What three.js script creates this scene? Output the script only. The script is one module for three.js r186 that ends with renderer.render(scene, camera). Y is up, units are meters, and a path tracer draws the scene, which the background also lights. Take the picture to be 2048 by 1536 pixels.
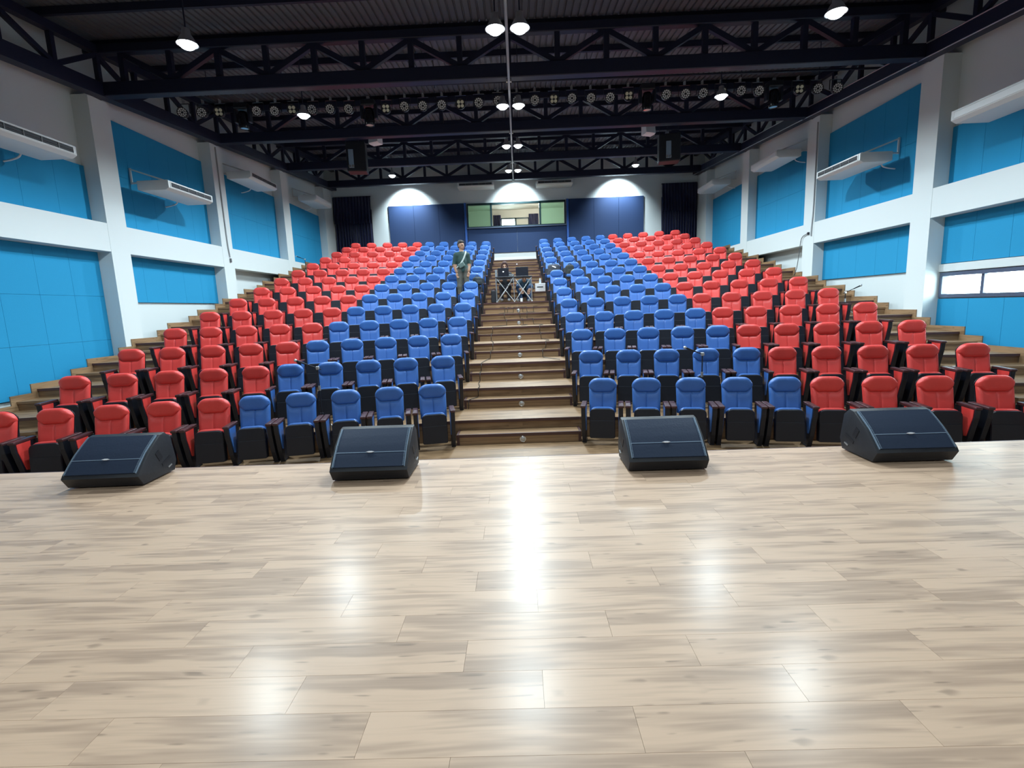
import * as THREE from 'three';
import { mergeGeometries, toCreasedNormals } from 'three/addons/utils/BufferGeometryUtils.js';
import { RoundedBoxGeometry } from 'three/addons/geometries/RoundedBoxGeometry.js';
import { MarchingCubes } from 'three/addons/objects/MarchingCubes.js';

// ------------------------------------------------------------------ camera, sky, exposure
const scene = new THREE.Scene();
const EYE = 1.8716;
const camera = new THREE.PerspectiveCamera(2 * Math.atan(768 / 995.29) * 180 / Math.PI, 4 / 3, 0.05, 120);
camera.position.set(0, EYE, 0);
camera.rotation.set(-0.1532, 0.0187, -0.0384, 'YXZ');
camera.updateMatrixWorld();
scene.background = new THREE.Color().setRGB(0.80, 0.96, 1.0);
scene.backgroundIntensity = 32;
const renderer = new THREE.WebGLRenderer();
renderer.toneMapping = THREE.LinearToneMapping;
renderer.toneMappingExposure = 0.66;
renderer.shadowMap.enabled = true;
const LAMP = 84;                                        // candela of one hall lamp
const LAMP_COLOR = new THREE.Color().setRGB(0.78, 0.93, 1.0);

// ------------------------------------------------------------------ measures of the hall (metres)
const XC = -0.058, HW = 0.865;            // centre and half width of the middle stairs
const RISER = 0.1431, RISE = 2 * RISER;   // half step, one row
const ROW = 1.1, D1 = 6.697, NARROW = 0.281, SLOPE = 0.2;
const XL = -7.8, XR = 7.75, RECESS = 0.32, ZBACK = -22.25, ZREAR = 6;
const STAGE_Y = 0.5, STAGE_Z = -4.4476;
const tierZ = (k) => -(D1 + NARROW + ROW * (k - 1));
const chordTop = (z) => 6.30 + 0.083 * (-z - 10);
const deckY = (z) => chordTop(z) + 0.84;
// pixel of the photograph (2048 x 1536) to a point on the plane z = const
function atZ(px, py, z) {
  const d = new THREE.Vector3((px - 1024) / 995.29, -(py - 768) / 995.29, -1).applyQuaternion(camera.quaternion);
  return d.multiplyScalar(z / d.z).add(camera.position);
}

// ------------------------------------------------------------------ helpers
let seed = 7;
const rnd = () => { seed = (seed * 1664525 + 1013904223) >>> 0; return seed / 4294967296; };
const ONES = ['', 'first', 'second', 'third', 'fourth', 'fifth', 'sixth', 'seventh', 'eighth', 'ninth', 'tenth', 'eleventh', 'twelfth', 'thirteenth', 'fourteenth', 'fifteenth', 'sixteenth', 'seventeenth', 'eighteenth', 'nineteenth'];
const ordinal = (n) => n < 20 ? ONES[n] : n % 10 ? ['twenty', 'thirty'][Math.floor(n / 10) - 2] + '-' + ONES[n % 10] : ['twentieth', 'thirtieth'][n / 10 - 2];
const used = new Map();
function numbered(name) {
  const n = used.get(name) ?? 0; used.set(name, n + 1);
  return n ? name + '_' + String(n).padStart(3, '0') : name;
}
function mesh(name, geo, mat, parent) {
  const m = new THREE.Mesh(geo, mat);
  m.castShadow = m.receiveShadow = true;
  m.name = parent === scene ? numbered(name) : name;
  parent.add(m);
  return m;
}
function tag(o, label, category, group) {
  o.userData.label = label; o.userData.category = category;
  if (group) o.userData.group = group;
  return o;
}
function thing(name, label, category, pos = [0, 0, 0], turn = 0, group) {
  const o = new THREE.Group(); o.name = numbered(name); scene.add(o);
  o.position.set(...pos); o.rotation.y = turn;
  return tag(o, label, category, group);
}
function structure(name, label) {
  const o = new THREE.Group(); o.name = numbered(name); scene.add(o);
  o.userData.kind = 'structure'; if (label) { o.userData.label = label; o.userData.category = name.split('_')[0]; }
  return o;
}
const T = (g, x = 0, y = 0, z = 0, rx = 0, ry = 0, rz = 0) => {
  const m = new THREE.Matrix4().makeRotationFromEuler(new THREE.Euler(rx, ry, rz)); m.setPosition(x, y, z);
  return g.applyMatrix4(m);
};
const bx = (w, h, d, x, y, z, rx, ry, rz) => T(new THREE.BoxGeometry(w, h, d), x, y, z, rx, ry, rz);
const rb = (w, h, d, r, x, y, z, rx, ry, rz, s = 2) => T(new RoundedBoxGeometry(w, h, d, s, r), x, y, z, rx, ry, rz);
const cyl = (r1, r2, h, x, y, z, rx, ry, rz, n = 16) => T(new THREE.CylinderGeometry(r1, r2, h, n), x, y, z, rx, ry, rz);
const span = (x0, x1, y0, y1, z0, z1) => bx(Math.abs(x1 - x0), Math.abs(y1 - y0), Math.abs(z1 - z0), (x0 + x1) / 2, (y0 + y1) / 2, (z0 + z1) / 2);
const join = (list) => mergeGeometries(list.map((g) => { const n = g.index ? g.toNonIndexed() : g; for (const k of Object.keys(n.attributes)) if (!['position', 'normal', 'uv'].includes(k)) n.deleteAttribute(k); return n; }));
function bar(a, b, w, h) {                 // box member from a to b
  a = new THREE.Vector3(...a); b = new THREE.Vector3(...b);
  const d = b.clone().sub(a), L = d.length(), g = new THREE.BoxGeometry(w, h, L);
  const m = new THREE.Matrix4().lookAt(a, b, Math.abs(d.y / L) > 0.99 ? new THREE.Vector3(0, 0, 1) : new THREE.Vector3(0, 1, 0));
  m.setPosition(a.add(b).multiplyScalar(0.5));
  return g.applyMatrix4(m);
}
function rod(a, b, r, n = 8, r2 = r) {
  a = new THREE.Vector3(...a); b = new THREE.Vector3(...b);
  const d = b.clone().sub(a), g = new THREE.CylinderGeometry(r2, r, d.length(), n);
  const m = new THREE.Matrix4().makeRotationFromQuaternion(new THREE.Quaternion().setFromUnitVectors(new THREE.Vector3(0, 1, 0), d.clone().normalize()));
  m.setPosition(a.add(b).multiplyScalar(0.5));
  return g.applyMatrix4(m);
}
const tube = (pts, r, seg = 40, n = 6) => new THREE.TubeGeometry(new THREE.CatmullRomCurve3(pts.map((p) => new THREE.Vector3(...p))), seg, r, n);
const poly = (pts) => new THREE.Shape(pts.map((p) => new THREE.Vector2(...p)));
// prism over a polygon of [x, z] between two heights
function slab(pts, y0, y1) {
  const g = new THREE.ExtrudeGeometry(poly(pts.map(([x, z]) => [x, -z])), { depth: y1 - y0, bevelEnabled: false });
  g.rotateX(-Math.PI / 2); g.translate(0, y0, 0);
  return g;
}
// prism over a polygon of [z, y] between two x
function prismX(pts, x0, x1, bevel = 0) {
  const g = new THREE.ExtrudeGeometry(poly(pts.map(([z, y]) => [-z, y])), { depth: x1 - x0 - 2 * bevel, bevelEnabled: bevel > 0, bevelSize: bevel, bevelThickness: bevel, bevelSegments: 2, bevelOffset: -bevel });
  g.rotateY(Math.PI / 2); g.translate(x0 + bevel, 0, 0);
  return g;
}
function roundedShape(w, h, rTop, rBot) {
  const s = new THREE.Shape(), a = w / 2;
  s.moveTo(-a + rBot, 0); s.lineTo(a - rBot, 0); s.quadraticCurveTo(a, 0, a, rBot);
  s.lineTo(a, h - rTop); s.quadraticCurveTo(a, h, a - rTop, h); s.lineTo(-a + rTop, h);
  s.quadraticCurveTo(-a, h, -a, h - rTop); s.lineTo(-a, rBot); s.quadraticCurveTo(-a, 0, -a + rBot, 0);
  return s;
}
const ext = (shape, depth, bevel = 0, seg = 4) => new THREE.ExtrudeGeometry(shape, { depth: depth - 2 * bevel, bevelEnabled: bevel > 0, bevelSize: bevel, bevelThickness: bevel, bevelOffset: -bevel, bevelSegments: 2, curveSegments: seg }).translate(0, 0, bevel);

// ------------------------------------------------------------------ noise and textures
const hashTab = new Float32Array(65536); for (let i = 0; i < 65536; i++) hashTab[i] = rnd();
function vnoise(x, y, px = 0, s = 0) {       // value noise, wraps in x every px cells when px > 0
  const xi = Math.floor(x), yi = Math.floor(y), fx = x - xi, fy = y - yi;
  const u = fx * fx * (3 - 2 * fx), v = fy * fy * (3 - 2 * fy);
  const w = (a) => px ? ((a % px) + px) % px : a;
  const h = (a, b) => hashTab[((w(a) * 127 + b * 311 + s * 1013) & 65535)];
  const a = h(xi, yi), b = h(xi + 1, yi), c = h(xi, yi + 1), d = h(xi + 1, yi + 1);
  return a + (b - a) * u + (c - a) * v + (a - b - c + d) * u * v;
}
function dataTex(w, h, fn, srgb = true) {
  const d = new Uint8Array(w * h * 4);
  for (let y = 0; y < h; y++) for (let x = 0; x < w; x++) {
    const c = fn(x, y), i = (y * w + x) * 4;
    d[i] = c[0]; d[i + 1] = c[1]; d[i + 2] = c[2]; d[i + 3] = 255;
  }
  const t = new THREE.DataTexture(d, w, h); t.magFilter = THREE.LinearFilter; t.minFilter = THREE.LinearMipmapLinearFilter; t.generateMipmaps = true;
  t.wrapS = t.wrapT = THREE.RepeatWrapping; if (srgb) t.colorSpace = THREE.SRGBColorSpace; t.needsUpdate = true; t.anisotropy = 8;
  return t;
}
const mix = (a, b, t) => a + (b - a) * t, clamp = (x) => Math.min(1, Math.max(0, x));
const sm = (a, b, x) => { const t = clamp((x - a) / (b - a)); return t * t * (3 - 2 * t); };
// oak-print boards: eight strips, each one board wide
function woodTex(w, h, strips, len, wide, light, dark, fleck, key) {
  return dataTex(w, h, (x, y) => {
    const s = strips > 1 ? Math.floor(y / (h / strips)) : 0, k = key + s * 7;
    const u = x / w * len, v = (strips > 1 ? (y % (h / strips)) / (h / strips) : y / h) * wide;
    const wob = v + 0.03 * vnoise(u * 2.2, v * 4, 0, k);
    const cloud = vnoise(u * 1.9 + 9 * s, wob * 14, 0, k) * 0.45 + vnoise(u * 4.5, wob * 40, 0, k + 1) * 0.3 + vnoise(u * 8, wob * 95, 0, k + 6) * 0.25;
    const grain = vnoise(u * 5, wob * 160, 0, k + 2) * 0.6 + vnoise(u * 12, wob * 380, 0, k + 3) * 0.4;
    const fl = sm(0.8, 0.98, vnoise(u * 11 + 3, wob * 75, 0, k + 4)) * sm(0.5, 0.75, vnoise(u * 3, v * 14, 0, k + 5));
    let t = clamp(sm(0.34, 0.78, cloud) * 0.85 + (grain - 0.5) * 0.36);
    const tone = strips > 1 ? (vnoise(s * 3.7 + 0.5, 0.5, 0, key + 50) - 0.5) * 12 : 0;
    return [0, 1, 2].map((i) => Math.max(0, Math.min(255, mix(mix(light[i], dark[i], t), fleck[i], fl * 0.5) + tone)));
  });
}
const stageTex = woodTex(2048, 1024, 8, 1.83, 0.1825, [209, 176, 148], [168, 139, 116], [110, 89, 72], 11);
const stepTex = woodTex(1024, 512, 1, 2.4, 1.2, [152, 122, 91], [112, 87, 62], [78, 58, 42], 91);
stepTex.repeat.set(1 / 2.4, 1 / 1.2);
const plasterTex = dataTex(256, 256, (x, y) => { const n = vnoise(x / 8, y / 8, 32, 3) * 0.5 + vnoise(x / 2, y / 2, 128, 4) * 0.5, c = 120 + 100 * n; return [c, c, c]; }, false);
const fabricTex = dataTex(256, 256, (x, y) => { const n = vnoise(x / 2, y / 2, 128, 5) * 0.6 + ((x ^ y) & 1) * 0.2 + 0.1, c = 255 * n; return [c, c, c]; }, false);
const leatherTex = dataTex(256, 256, (x, y) => { const n = vnoise(x / 5, y / 5, 51, 6) * 0.6 + vnoise(x / 2, y / 2, 128, 7) * 0.4, c = 255 * n; return [c, c, c]; }, false);

// ------------------------------------------------------------------ materials
const lin = (r, g, b) => new THREE.Color().setRGB(r, g, b);
const std = (color, roughness, o = {}) => new THREE.MeshPhysicalMaterial({ color, roughness, ...o });
const M = {
  stage: std(0xffffff, 0.48, { map: stageTex, specularIntensity: 0.7, clearcoat: 0.32, clearcoatRoughness: 0.24 }),
  step: std(0xffffff, 0.42, { map: stepTex }),
  nosing: std(lin(0.075, 0.035, 0.034), 0.45),
  white: std(lin(0.67, 0.725, 0.73), 0.72, { bumpMap: plasterTex, bumpScale: 0.0006 }),
  panel: std(lin(0.012, 0.28, 0.53), 0.9, { bumpMap: fabricTex, bumpScale: 0.0008 }),
  navy: std(lin(0.011, 0.036, 0.112), 0.75, { bumpMap: fabricTex, bumpScale: 0.0006 }),
  strip: std(lin(0.03, 0.12, 0.45), 0.5),
  steel: std(lin(0.007, 0.010, 0.032), 0.5),
  deck: std(lin(0.13, 0.135, 0.16), 0.55, { metalness: 0.3 }),
  blue: std(lin(0.044, 0.15, 0.47), 0.42, { bumpMap: leatherTex, bumpScale: 0.0006, sheen: 0.4, sheenRoughness: 0.5, sheenColor: lin(0.5, 0.7, 1) }),
  red: std(lin(0.74, 0.06, 0.052), 0.42, { bumpMap: leatherTex, bumpScale: 0.0006, sheen: 0.4, sheenRoughness: 0.5, sheenColor: lin(1, 0.6, 0.6) }),
  plastic: std(lin(0.007, 0.010, 0.020), 0.45),
  arm: std(lin(0.06, 0.022, 0.026), 0.35),
  black: std(lin(0.006, 0.008, 0.014), 0.5),
  cabinet: std(lin(0.010, 0.012, 0.018), 0.55, { bumpMap: leatherTex, bumpScale: 0.0008 }),
  grille: std(lin(0.012, 0.026, 0.060), 0.55, { metalness: 0.2, bumpMap: fabricTex, bumpScale: 0.001 }),
  trim: std(lin(0.30, 0.40, 0.52), 0.4, { metalness: 0.5 }),
  chrome: std(lin(0.75, 0.77, 0.8), 0.2, { metalness: 1 }),
  silver: std(lin(0.5, 0.52, 0.55), 0.35, { metalness: 0.8 }),
  aircon: std(lin(0.66, 0.68, 0.68), 0.45),
  slot: std(lin(0.02, 0.024, 0.03), 0.6),
  louvre: std(lin(0.12, 0.13, 0.14), 0.5),
  curtain: std(lin(0.010, 0.012, 0.045), 0.36, { sheen: 0.5, sheenRoughness: 0.4, sheenColor: lin(0.5, 0.5, 0.7) }),
  frame: std(lin(0.012, 0.04, 0.045), 0.4),
  frameGrey: std(lin(0.09, 0.12, 0.19), 0.4, { metalness: 0.3 }),
  glass: std(lin(0.92, 0.98, 0.98), 0.02, { transmission: 1, thickness: 0 }),
  greenGlass: std(lin(0.42, 0.72, 0.60), 0.25, { transmission: 1, thickness: 0 }),
  beige: std(lin(0.62, 0.60, 0.52), 0.8),
  lamp: std(lin(0.9, 0.9, 0.9), 0.4, { emissive: lin(0.88, 0.97, 1), emissiveIntensity: 18 }),
  led: std(lin(0.75, 0.77, 0.78), 0.25),
  warmLed: std(lin(0.8, 0.78, 0.62), 0.3),
  lens: std(lin(0.35, 0.37, 0.40), 0.12, { clearcoat: 1 }),
  conduit: std(lin(0.34, 0.36, 0.38), 0.5),
  cable: std(lin(0.02, 0.018, 0.016), 0.5),
  whitePlastic: std(lin(0.75, 0.75, 0.78), 0.4),
  paper: std(lin(0.8, 0.8, 0.8), 0.8),
};

// ------------------------------------------------------------------ stage floor
{
  const stage = structure('floor_stage', 'pale oak plank floor of the stage');
  mesh('stage_base', join([span(XL - RECESS, XR + RECESS, 0, STAGE_Y - 0.012, STAGE_Z, -0.98), span(XL - RECESS, XR + RECESS, 0, STAGE_Y, -0.98, ZREAR)]), M.step, stage);
  const L = 0.905, W = 0.1825, GAP = 0.001, variants = [];
  for (let s = 0; s < 8; s++) for (let o = 0; o < 3; o++) {
    const g = new THREE.BoxGeometry(L - GAP, 0.012, W - GAP), p = g.attributes.position, uv = g.attributes.uv;
    for (let i = 0; i < p.count; i++) uv.setXY(i, o * 0.26 + (p.getX(i) / L + 0.5) * 0.45, (s + 0.06 + 0.88 * (0.5 - p.getZ(i) / W)) / 8);
    variants.push(g);
  }
  const rest = [];
  for (let j = -3; j <= 15; j++) {
    const z = -1.5276 - W * (j + 0.5), off = (((0.041 - j * 0.3017) % L) + L) % L;
    for (let c = -10; c <= 9; c++) {
      const x = off + (c + 0.5) * L, v = variants[Math.floor(rnd() * variants.length)];
      if (x < XL + 0.2 || x > XR - 0.2) continue;
      if (Math.abs(x) < 5.9) { const m = mesh('plank', v, M.stage, stage); m.position.set(x, STAGE_Y - 0.006, z); }
      else rest.push(v.clone().translate(x, STAGE_Y - 0.006, z));
    }
  }
  mesh('outer_planks', join(rest), M.stage, stage).userData.kind = 'stuff';
  mesh('edge_trim', bx(XR - XL, 0.03, 0.02, (XL + XR) / 2, STAGE_Y - 0.016, STAGE_Z - 0.008), M.nosing, stage);
}

// ------------------------------------------------------------------ stepped auditorium floor
const front = (zc, dz = 0) => [[XL, zc + SLOPE * (XC - HW - XL) + dz], [XC - HW, zc + dz], [XC + HW, zc + dz], [XR, zc + SLOPE * (XR - XC - HW) + dz]];
const ribbon = (a, b) => [...a, ...b.slice().reverse()];
{
  const hall = structure('floor_auditorium', 'wooden stepped seating floor with brown nosings');
  mesh('front_floor', slab([[XL, STAGE_Z - 0.01], [XR, STAGE_Z - 0.01], [XR, ZBACK], [XL, ZBACK]], -0.1, 0), M.step, hall);
  for (let k = 1; k <= 13; k++) {
    const z = tierZ(k), y = k * RISE, a = front(z), b = k < 13 ? front(tierZ(k + 1), -0.03) : [[XL, ZBACK], [XR, ZBACK]];
    mesh('tread', slab(ribbon(a, b), y - 0.04, y), M.step, hall);
    mesh('riser', slab(ribbon(front(z, -0.012), front(z, -0.03)), y - RISE, y - 0.04), M.step, hall);
    mesh('nosing', slab(ribbon(front(z, 0.012), front(z, -0.002)), y - 0.036, y + 0.003), M.nosing, hall);
    // half step in the middle stairs
    const zf = z + NARROW, yh = y - RISER, x0 = XC - HW, x1 = XC + HW;
    const st = mesh('half_step', span(x0 + 0.012, x1 - 0.012, y - RISE, yh - 0.002, zf - 0.012, z - 0.011), M.step, hall);
    const t = 0.03;
    mesh('nosing', join([span(x0, x1, yh - 0.034, yh + 0.003, zf, zf - t), span(x0, x0 + t, yh - 0.034, yh + 0.003, zf - t, z - 0.011), span(x1 - t, x1, yh - 0.034, yh + 0.003, zf - t, z - 0.011),
      span(x0 + 0.002, x0 + 0.04, y - RISE, yh - 0.034, zf - 0.006, zf - 0.03), span(x1 - 0.04, x1 - 0.002, y - RISE, yh - 0.034, zf - 0.006, zf - 0.03)]), M.nosing, hall);
    // half steps in the aisles along both walls
    for (const s of [-1, 1]) {
      const wall = s < 0 ? XL : XR, inner = XC + s * 6.62, fz = (x) => z + SLOPE * (Math.abs(x - XC) - HW);
      mesh('half_step', slab([[wall, fz(wall) + 0.35], [inner, fz(inner) + 0.35], [inner, fz(inner) - 0.012], [wall, fz(wall) - 0.012]], y - RISE, yh - 0.036), M.step, hall);
      mesh('half_step_tread', slab([[wall, fz(wall) + 0.372], [inner, fz(inner) + 0.372], [inner, fz(inner) - 0.012], [wall, fz(wall) - 0.012]], yh - 0.036, yh), M.step, hall);
    }
  }
}
// stepped wooden skirting along both side walls
for (const s of [-1, 1]) {
  const wall = s < 0 ? XL : XR, top = [], bottom = [], H = 0.095;
  const zw = (k) => tierZ(k) + SLOPE * (Math.abs(wall - XC) - HW);
  top.push([STAGE_Z - 0.02, H]); bottom.push([STAGE_Z - 0.02, -0.05]);
  for (let k = 1; k <= 13; k++) {
    const y = k * RISE, z = zw(k), za = z + 0.35 + H, zb = z + H;
    top.push([za, y - RISE + H], [za, y - RISER + H], [zb, y - RISER + H], [zb, y + H]);
    bottom.push([z + 0.35, y - RISE - 0.05], [z + 0.35, y - RISER - 0.05], [z, y - RISER - 0.05], [z, y - 0.05]);
  }
  top.push([ZBACK, 13 * RISE + H]); bottom.push([ZBACK, 13 * RISE - 0.05]);
  const ring = [...top, ...bottom.reverse()];
  const o = structure(s < 0 ? 'baseboard_left' : 'baseboard_right', 'stepped wooden skirting following the side steps');
  mesh('skirting_board', s < 0 ? prismX(ring, XL, XL + 0.018) : prismX(ring, XR - 0.018, XR), M.step, o);
  if (s) mesh('recess_filler', span(s < 0 ? XL - RECESS : XR, s < 0 ? XL : XR + RECESS, -0.1, 0, STAGE_Z, ZBACK), M.white, o);
}
// round recessed lights on the stair risers
for (let k = 1; k <= 13; k++) {
  const t = thing('step_light', 'round chrome light on the ' + ordinal(k) + ' row step of the middle stairs from the stage', 'step light', [XC + 0.055, (k - 1) * RISE + 0.06, tierZ(k) + NARROW - 0.012], 0, 'step lights on the middle stairs');
  mesh('rim', T(new THREE.TorusGeometry(0.039, 0.008, 8, 24), 0, 0, 0.004), M.chrome, t);
  mesh('cap', T(new THREE.SphereGeometry(0.036, 16, 8, 0, Math.PI * 2, 0, Math.PI / 2).scale(1, 0.45, 1), 0, 0, 0.002, Math.PI / 2), M.silver, t);
}

// ------------------------------------------------------------------ side walls
const COLS = [[-9.77, -10.25], [-13.5, -14.0], [-17.38, -17.88], [-21.15, ZBACK], [-5.97, -6.45], [-2.2, -2.68], [1.6, 1.12]];
const winA = [-9.75, -8.05], winB = [-7.95, -6.5], WY = [1.74, 2.2];
for (const s of [-1, 1]) {
  const X = s < 0 ? XL : XR, R = X + s * RECESS, OUT = R + s * 0.18;
  const w = structure(s < 0 ? 'wall_left' : 'wall_right', s < 0 ? 'white side wall with blue acoustic panels' : 'white side wall with blue acoustic panels and a window');
  const back = (z0, z1, y0, y1) => mesh('wall_plaster', span(R, OUT, y0, y1, z0, z1), M.white, w);
  if (s < 0) back(ZREAR, ZBACK - 0.2, -0.1, 8.6);
  else {
    back(ZREAR, ZBACK - 0.2, WY[1], 8.6); back(ZREAR, ZBACK - 0.2, -0.1, WY[0]);
    back(winA[0], ZBACK - 0.2, WY[0], WY[1]); back(winB[0], winA[1], WY[0], WY[1]); back(ZREAR, winB[1], WY[0], WY[1]);
  }
  for (const [a, b] of COLS) mesh('column', span(X, R + s * 0.01, -0.1, chordTop((a + b) / 2) - 0.25, a, b), M.white, w);
  mesh('beam', span(X + s * 0.004, R + s * 0.01, 3.22, 3.75, ZREAR, ZBACK), M.white, w);
  // upper edge beam under the side truss
  // acoustic panels
  const board = (z0, z1, y0, y1, n, rows) => {
    const dz = (z1 - z0) / n, dy = (y1 - y0) / rows, th = 0.045;
    const g = new RoundedBoxGeometry(th, Math.abs(dy) - 0.0025, Math.abs(dz) - 0.0025, 1, 0.003);
    for (let i = 0; i < n; i++) for (let j = 0; j < rows; j++) {
      const m = mesh('acoustic_panel', g, M.panel, w); m.position.set(R - s * th / 2, y0 + dy * (j + 0.5), z0 + dz * (i + 0.5));
    }
  };
  const bays = [[-6.45, -9.77], [-10.25, -13.5], [-14.0, -17.38], [-17.88, -21.15]], tops = [4.80, 5.90, 5.83, 5.86];
  bays.forEach(([a, b], i) => board(a, b, 3.75, tops[i], 5, i ? 2 : 1));
  if (s < 0) board(-6.45, -9.77, 0.70, 3.22, 5, 3);
  else {
    board(-6.45, -9.77, 2.37, 3.22, 5, 1); board(-6.45, -9.77, 0.62, 1.72, 5, 1);
    mesh('window_ledge', span(R, R - 0.07, 2.22, 2.36, -6.45, -9.77), M.white, w);
  }
  board(-10.25, -13.5, 2.27, 3.22, 5, 1);
}
[winA, winB].forEach(([a, b], i) => {
  const o = structure('window_' + (i + 1), i ? 'second aluminium sliding window in the side wall' : 'low aluminium sliding window with bright daylight'), X = XR + RECESS;
  const t = 0.065, x0 = X - 0.06, x1 = X + 0.05;
  mesh('window_frame', join([span(x0, x1, WY[0], WY[0] + t, a, b), span(x0, x1, WY[1] - t, WY[1], a, b), span(x0, x1, WY[0] + t, WY[1] - t, a, a + t), span(x0, x1, WY[0] + t, WY[1] - t, b - t, b)]), M.frameGrey, o);
  mesh('mullion', span(X - 0.02, X + 0.03, WY[0] + t, WY[1] - t, (a + b) / 2 - 0.03, (a + b) / 2 + 0.03), M.frameGrey, o);
  for (const [p, q] of [[a + t, (a + b) / 2 - 0.03], [(a + b) / 2 + 0.03, b - t]]) mesh('pane', T(new THREE.PlaneGeometry(Math.abs(q - p), WY[1] - WY[0] - 2 * t), X + 0.01, (WY[0] + WY[1]) / 2, (p + q) / 2, 0, -Math.PI / 2), M.glass, o);
});

// ------------------------------------------------------------------ back wall with the control room
const CW = { x0: -2.03, x1: 2.12, y0: 5.33, y1: 6.28 };
{
  const w = structure('wall_back', 'white back wall with navy panels'), z0 = ZBACK, z1 = ZBACK - 0.2;
  const p = (x0, x1, y0, y1) => mesh('wall_plaster', span(x0, x1, y0, y1, z0, z1), M.white, w);
  p(XL - RECESS, CW.x0, 3.6, 8.9); p(CW.x1, XR + RECESS, 3.6, 8.9); p(CW.x0, CW.x1, 3.6, CW.y0); p(CW.x0, CW.x1, CW.y1, 8.9);
  mesh('wall_base', span(XL - RECESS, XR + RECESS, -0.1, 3.6, z0, z1), M.white, w);
  const n = (x0, x1, y0, y1, parts) => { for (let i = 0; i < parts; i++) { const d = (x1 - x0) / parts; mesh('fabric_panel', rb(d - 0.004, y1 - y0, 0.05, 0.006, x0 + d * (i + 0.5), (y0 + y1) / 2, z0 + 0.025, 0, 0, 0, 1), M.navy, w); } };
  n(-5.44, -2.2, 4.22, 6.34, 3); n(2.3, 5.49, 4.22, 6.34, 3); n(-2.07, 2.18, 4.22, 5.29, 2);
  for (const x of [-2.135, 2.24]) mesh('corner_strip', bx(0.09, 2.12, 0.1, x, 5.28, z0 + 0.05), M.strip, w);
  // wall with the roof line closed above
  const o = structure('window_3', 'control room window with green tinted panes');
  const f = 0.05, F = (x0, x1, y0, y1) => span(x0, x1, y0, y1, z0 + 0.06, z0 - 0.08);
  mesh('window_frame', join([F(CW.x0 - 0.03, CW.x1 + 0.03, CW.y0 - 0.03, CW.y0 + 0.02), F(CW.x0 - 0.03, CW.x1 + 0.03, CW.y1 - 0.05, CW.y1 + 0.03), F(CW.x0 - 0.03, CW.x0 + 0.02, CW.y0, CW.y1), F(CW.x1 - 0.02, CW.x1 + 0.03, CW.y0, CW.y1), F(-1.07, -0.99, CW.y0, CW.y1), F(1.03, 1.11, CW.y0, CW.y1)]), M.frame, o);
  for (const x of [-1.53, 1.6]) mesh('pane', T(new THREE.PlaneGeometry(0.98, 0.9), x, 5.8, z0 - 0.02), M.greenGlass, o);
  mesh('window_sill', bx(4.3, 0.05, 0.16, 0.045, CW.y0 - 0.05, z0 + 0.05), M.frameGrey, o);
}
{
  const w = structure('wall_control_room', 'beige control room behind the back wall'), zr = -25.6, z0 = ZBACK - 0.2;
  const x0 = -2.6, x1 = 2.6, y0 = 4.2, y1 = 6.62;
  const hole = { x0: -0.72, x1: 0.68, y0: 5.2, y1: 6.24 };
  mesh('wall_plaster', join([span(x0 - 0.2, x0, y0, y1, z0, zr), span(x1, x1 + 0.2, y0, y1, z0, zr), span(x0 - 0.2, hole.x0, y0, y1, zr, zr - 0.2), span(hole.x1, x1 + 0.2, y0, y1, zr, zr - 0.2), span(hole.x0, hole.x1, y0, hole.y0, zr, zr - 0.2), span(hole.x0, hole.x1, hole.y1, y1, zr, zr - 0.2), span(x0 - 0.2, x1 + 0.2, y0 - 0.2, y0, z0, zr - 0.2), span(x0 - 0.2, x1 + 0.2, y1, y1 + 0.2, z0, zr - 0.2)]), M.beige, w);
  const o = structure('window_4', 'rear window of the control room');
  const G = (a, b, c, d) => span(a, b, c, d, zr - 0.02, zr - 0.1);
  mesh('window_frame', join([G(hole.x0, hole.x1, hole.y0, hole.y0 + 0.06), G(hole.x0, hole.x1, hole.y1 - 0.06, hole.y1), G(hole.x0, hole.x0 + 0.05, hole.y0, hole.y1), G(hole.x1 - 0.05, hole.x1, hole.y0, hole.y1), G(-0.03, 0.05, hole.y0, hole.y1), G(hole.x0, hole.x1, 5.86, 5.9)]), M.frame, o);
  mesh('pane', T(new THREE.PlaneGeometry(0.7, 1.0), -0.36, 5.72, zr - 0.06), M.glass, o);
  mesh('blind', T(new THREE.BoxGeometry(0.64, 0.98, 0.02), 0.35, 5.72, zr - 0.06), M.beige, o);
  for (const [x, l] of [[-0.9, 'narrow'], [0.9, 'wide']]) {
    const c = thing('window_curtain', l === 'narrow' ? 'dark curtain drawn to the bluish pane of the control room window' : 'dark curtain beside the blind of the control room window', 'curtain', [x, 5.05, zr + 0.1], 0, 'control room curtains');
    mesh('cloth', pleats(l === 'narrow' ? 0.38 : 0.48, 1.32, 7, 0.03), M.curtain, c);
  }
  const t = thing('ceiling_light', 'round white ceiling light inside the control room', 'light', [0.87, 6.56, -23.7]);
  mesh('housing', cyl(0.2, 0.2, 0.04, 0, 0.02, 0, 0, 0, 0, 32), M.whitePlastic, t);
  mesh('diffuser', cyl(0.18, 0.16, 0.03, 0, -0.015, 0, 0, 0, 0, 32), M.lamp, t);
  const l = new THREE.PointLight(lin(1, 0.98, 0.92), 11); l.position.set(0, -0.12, 0); l.castShadow = true; l.shadow.radius = 6; t.add(l);
}
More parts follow.
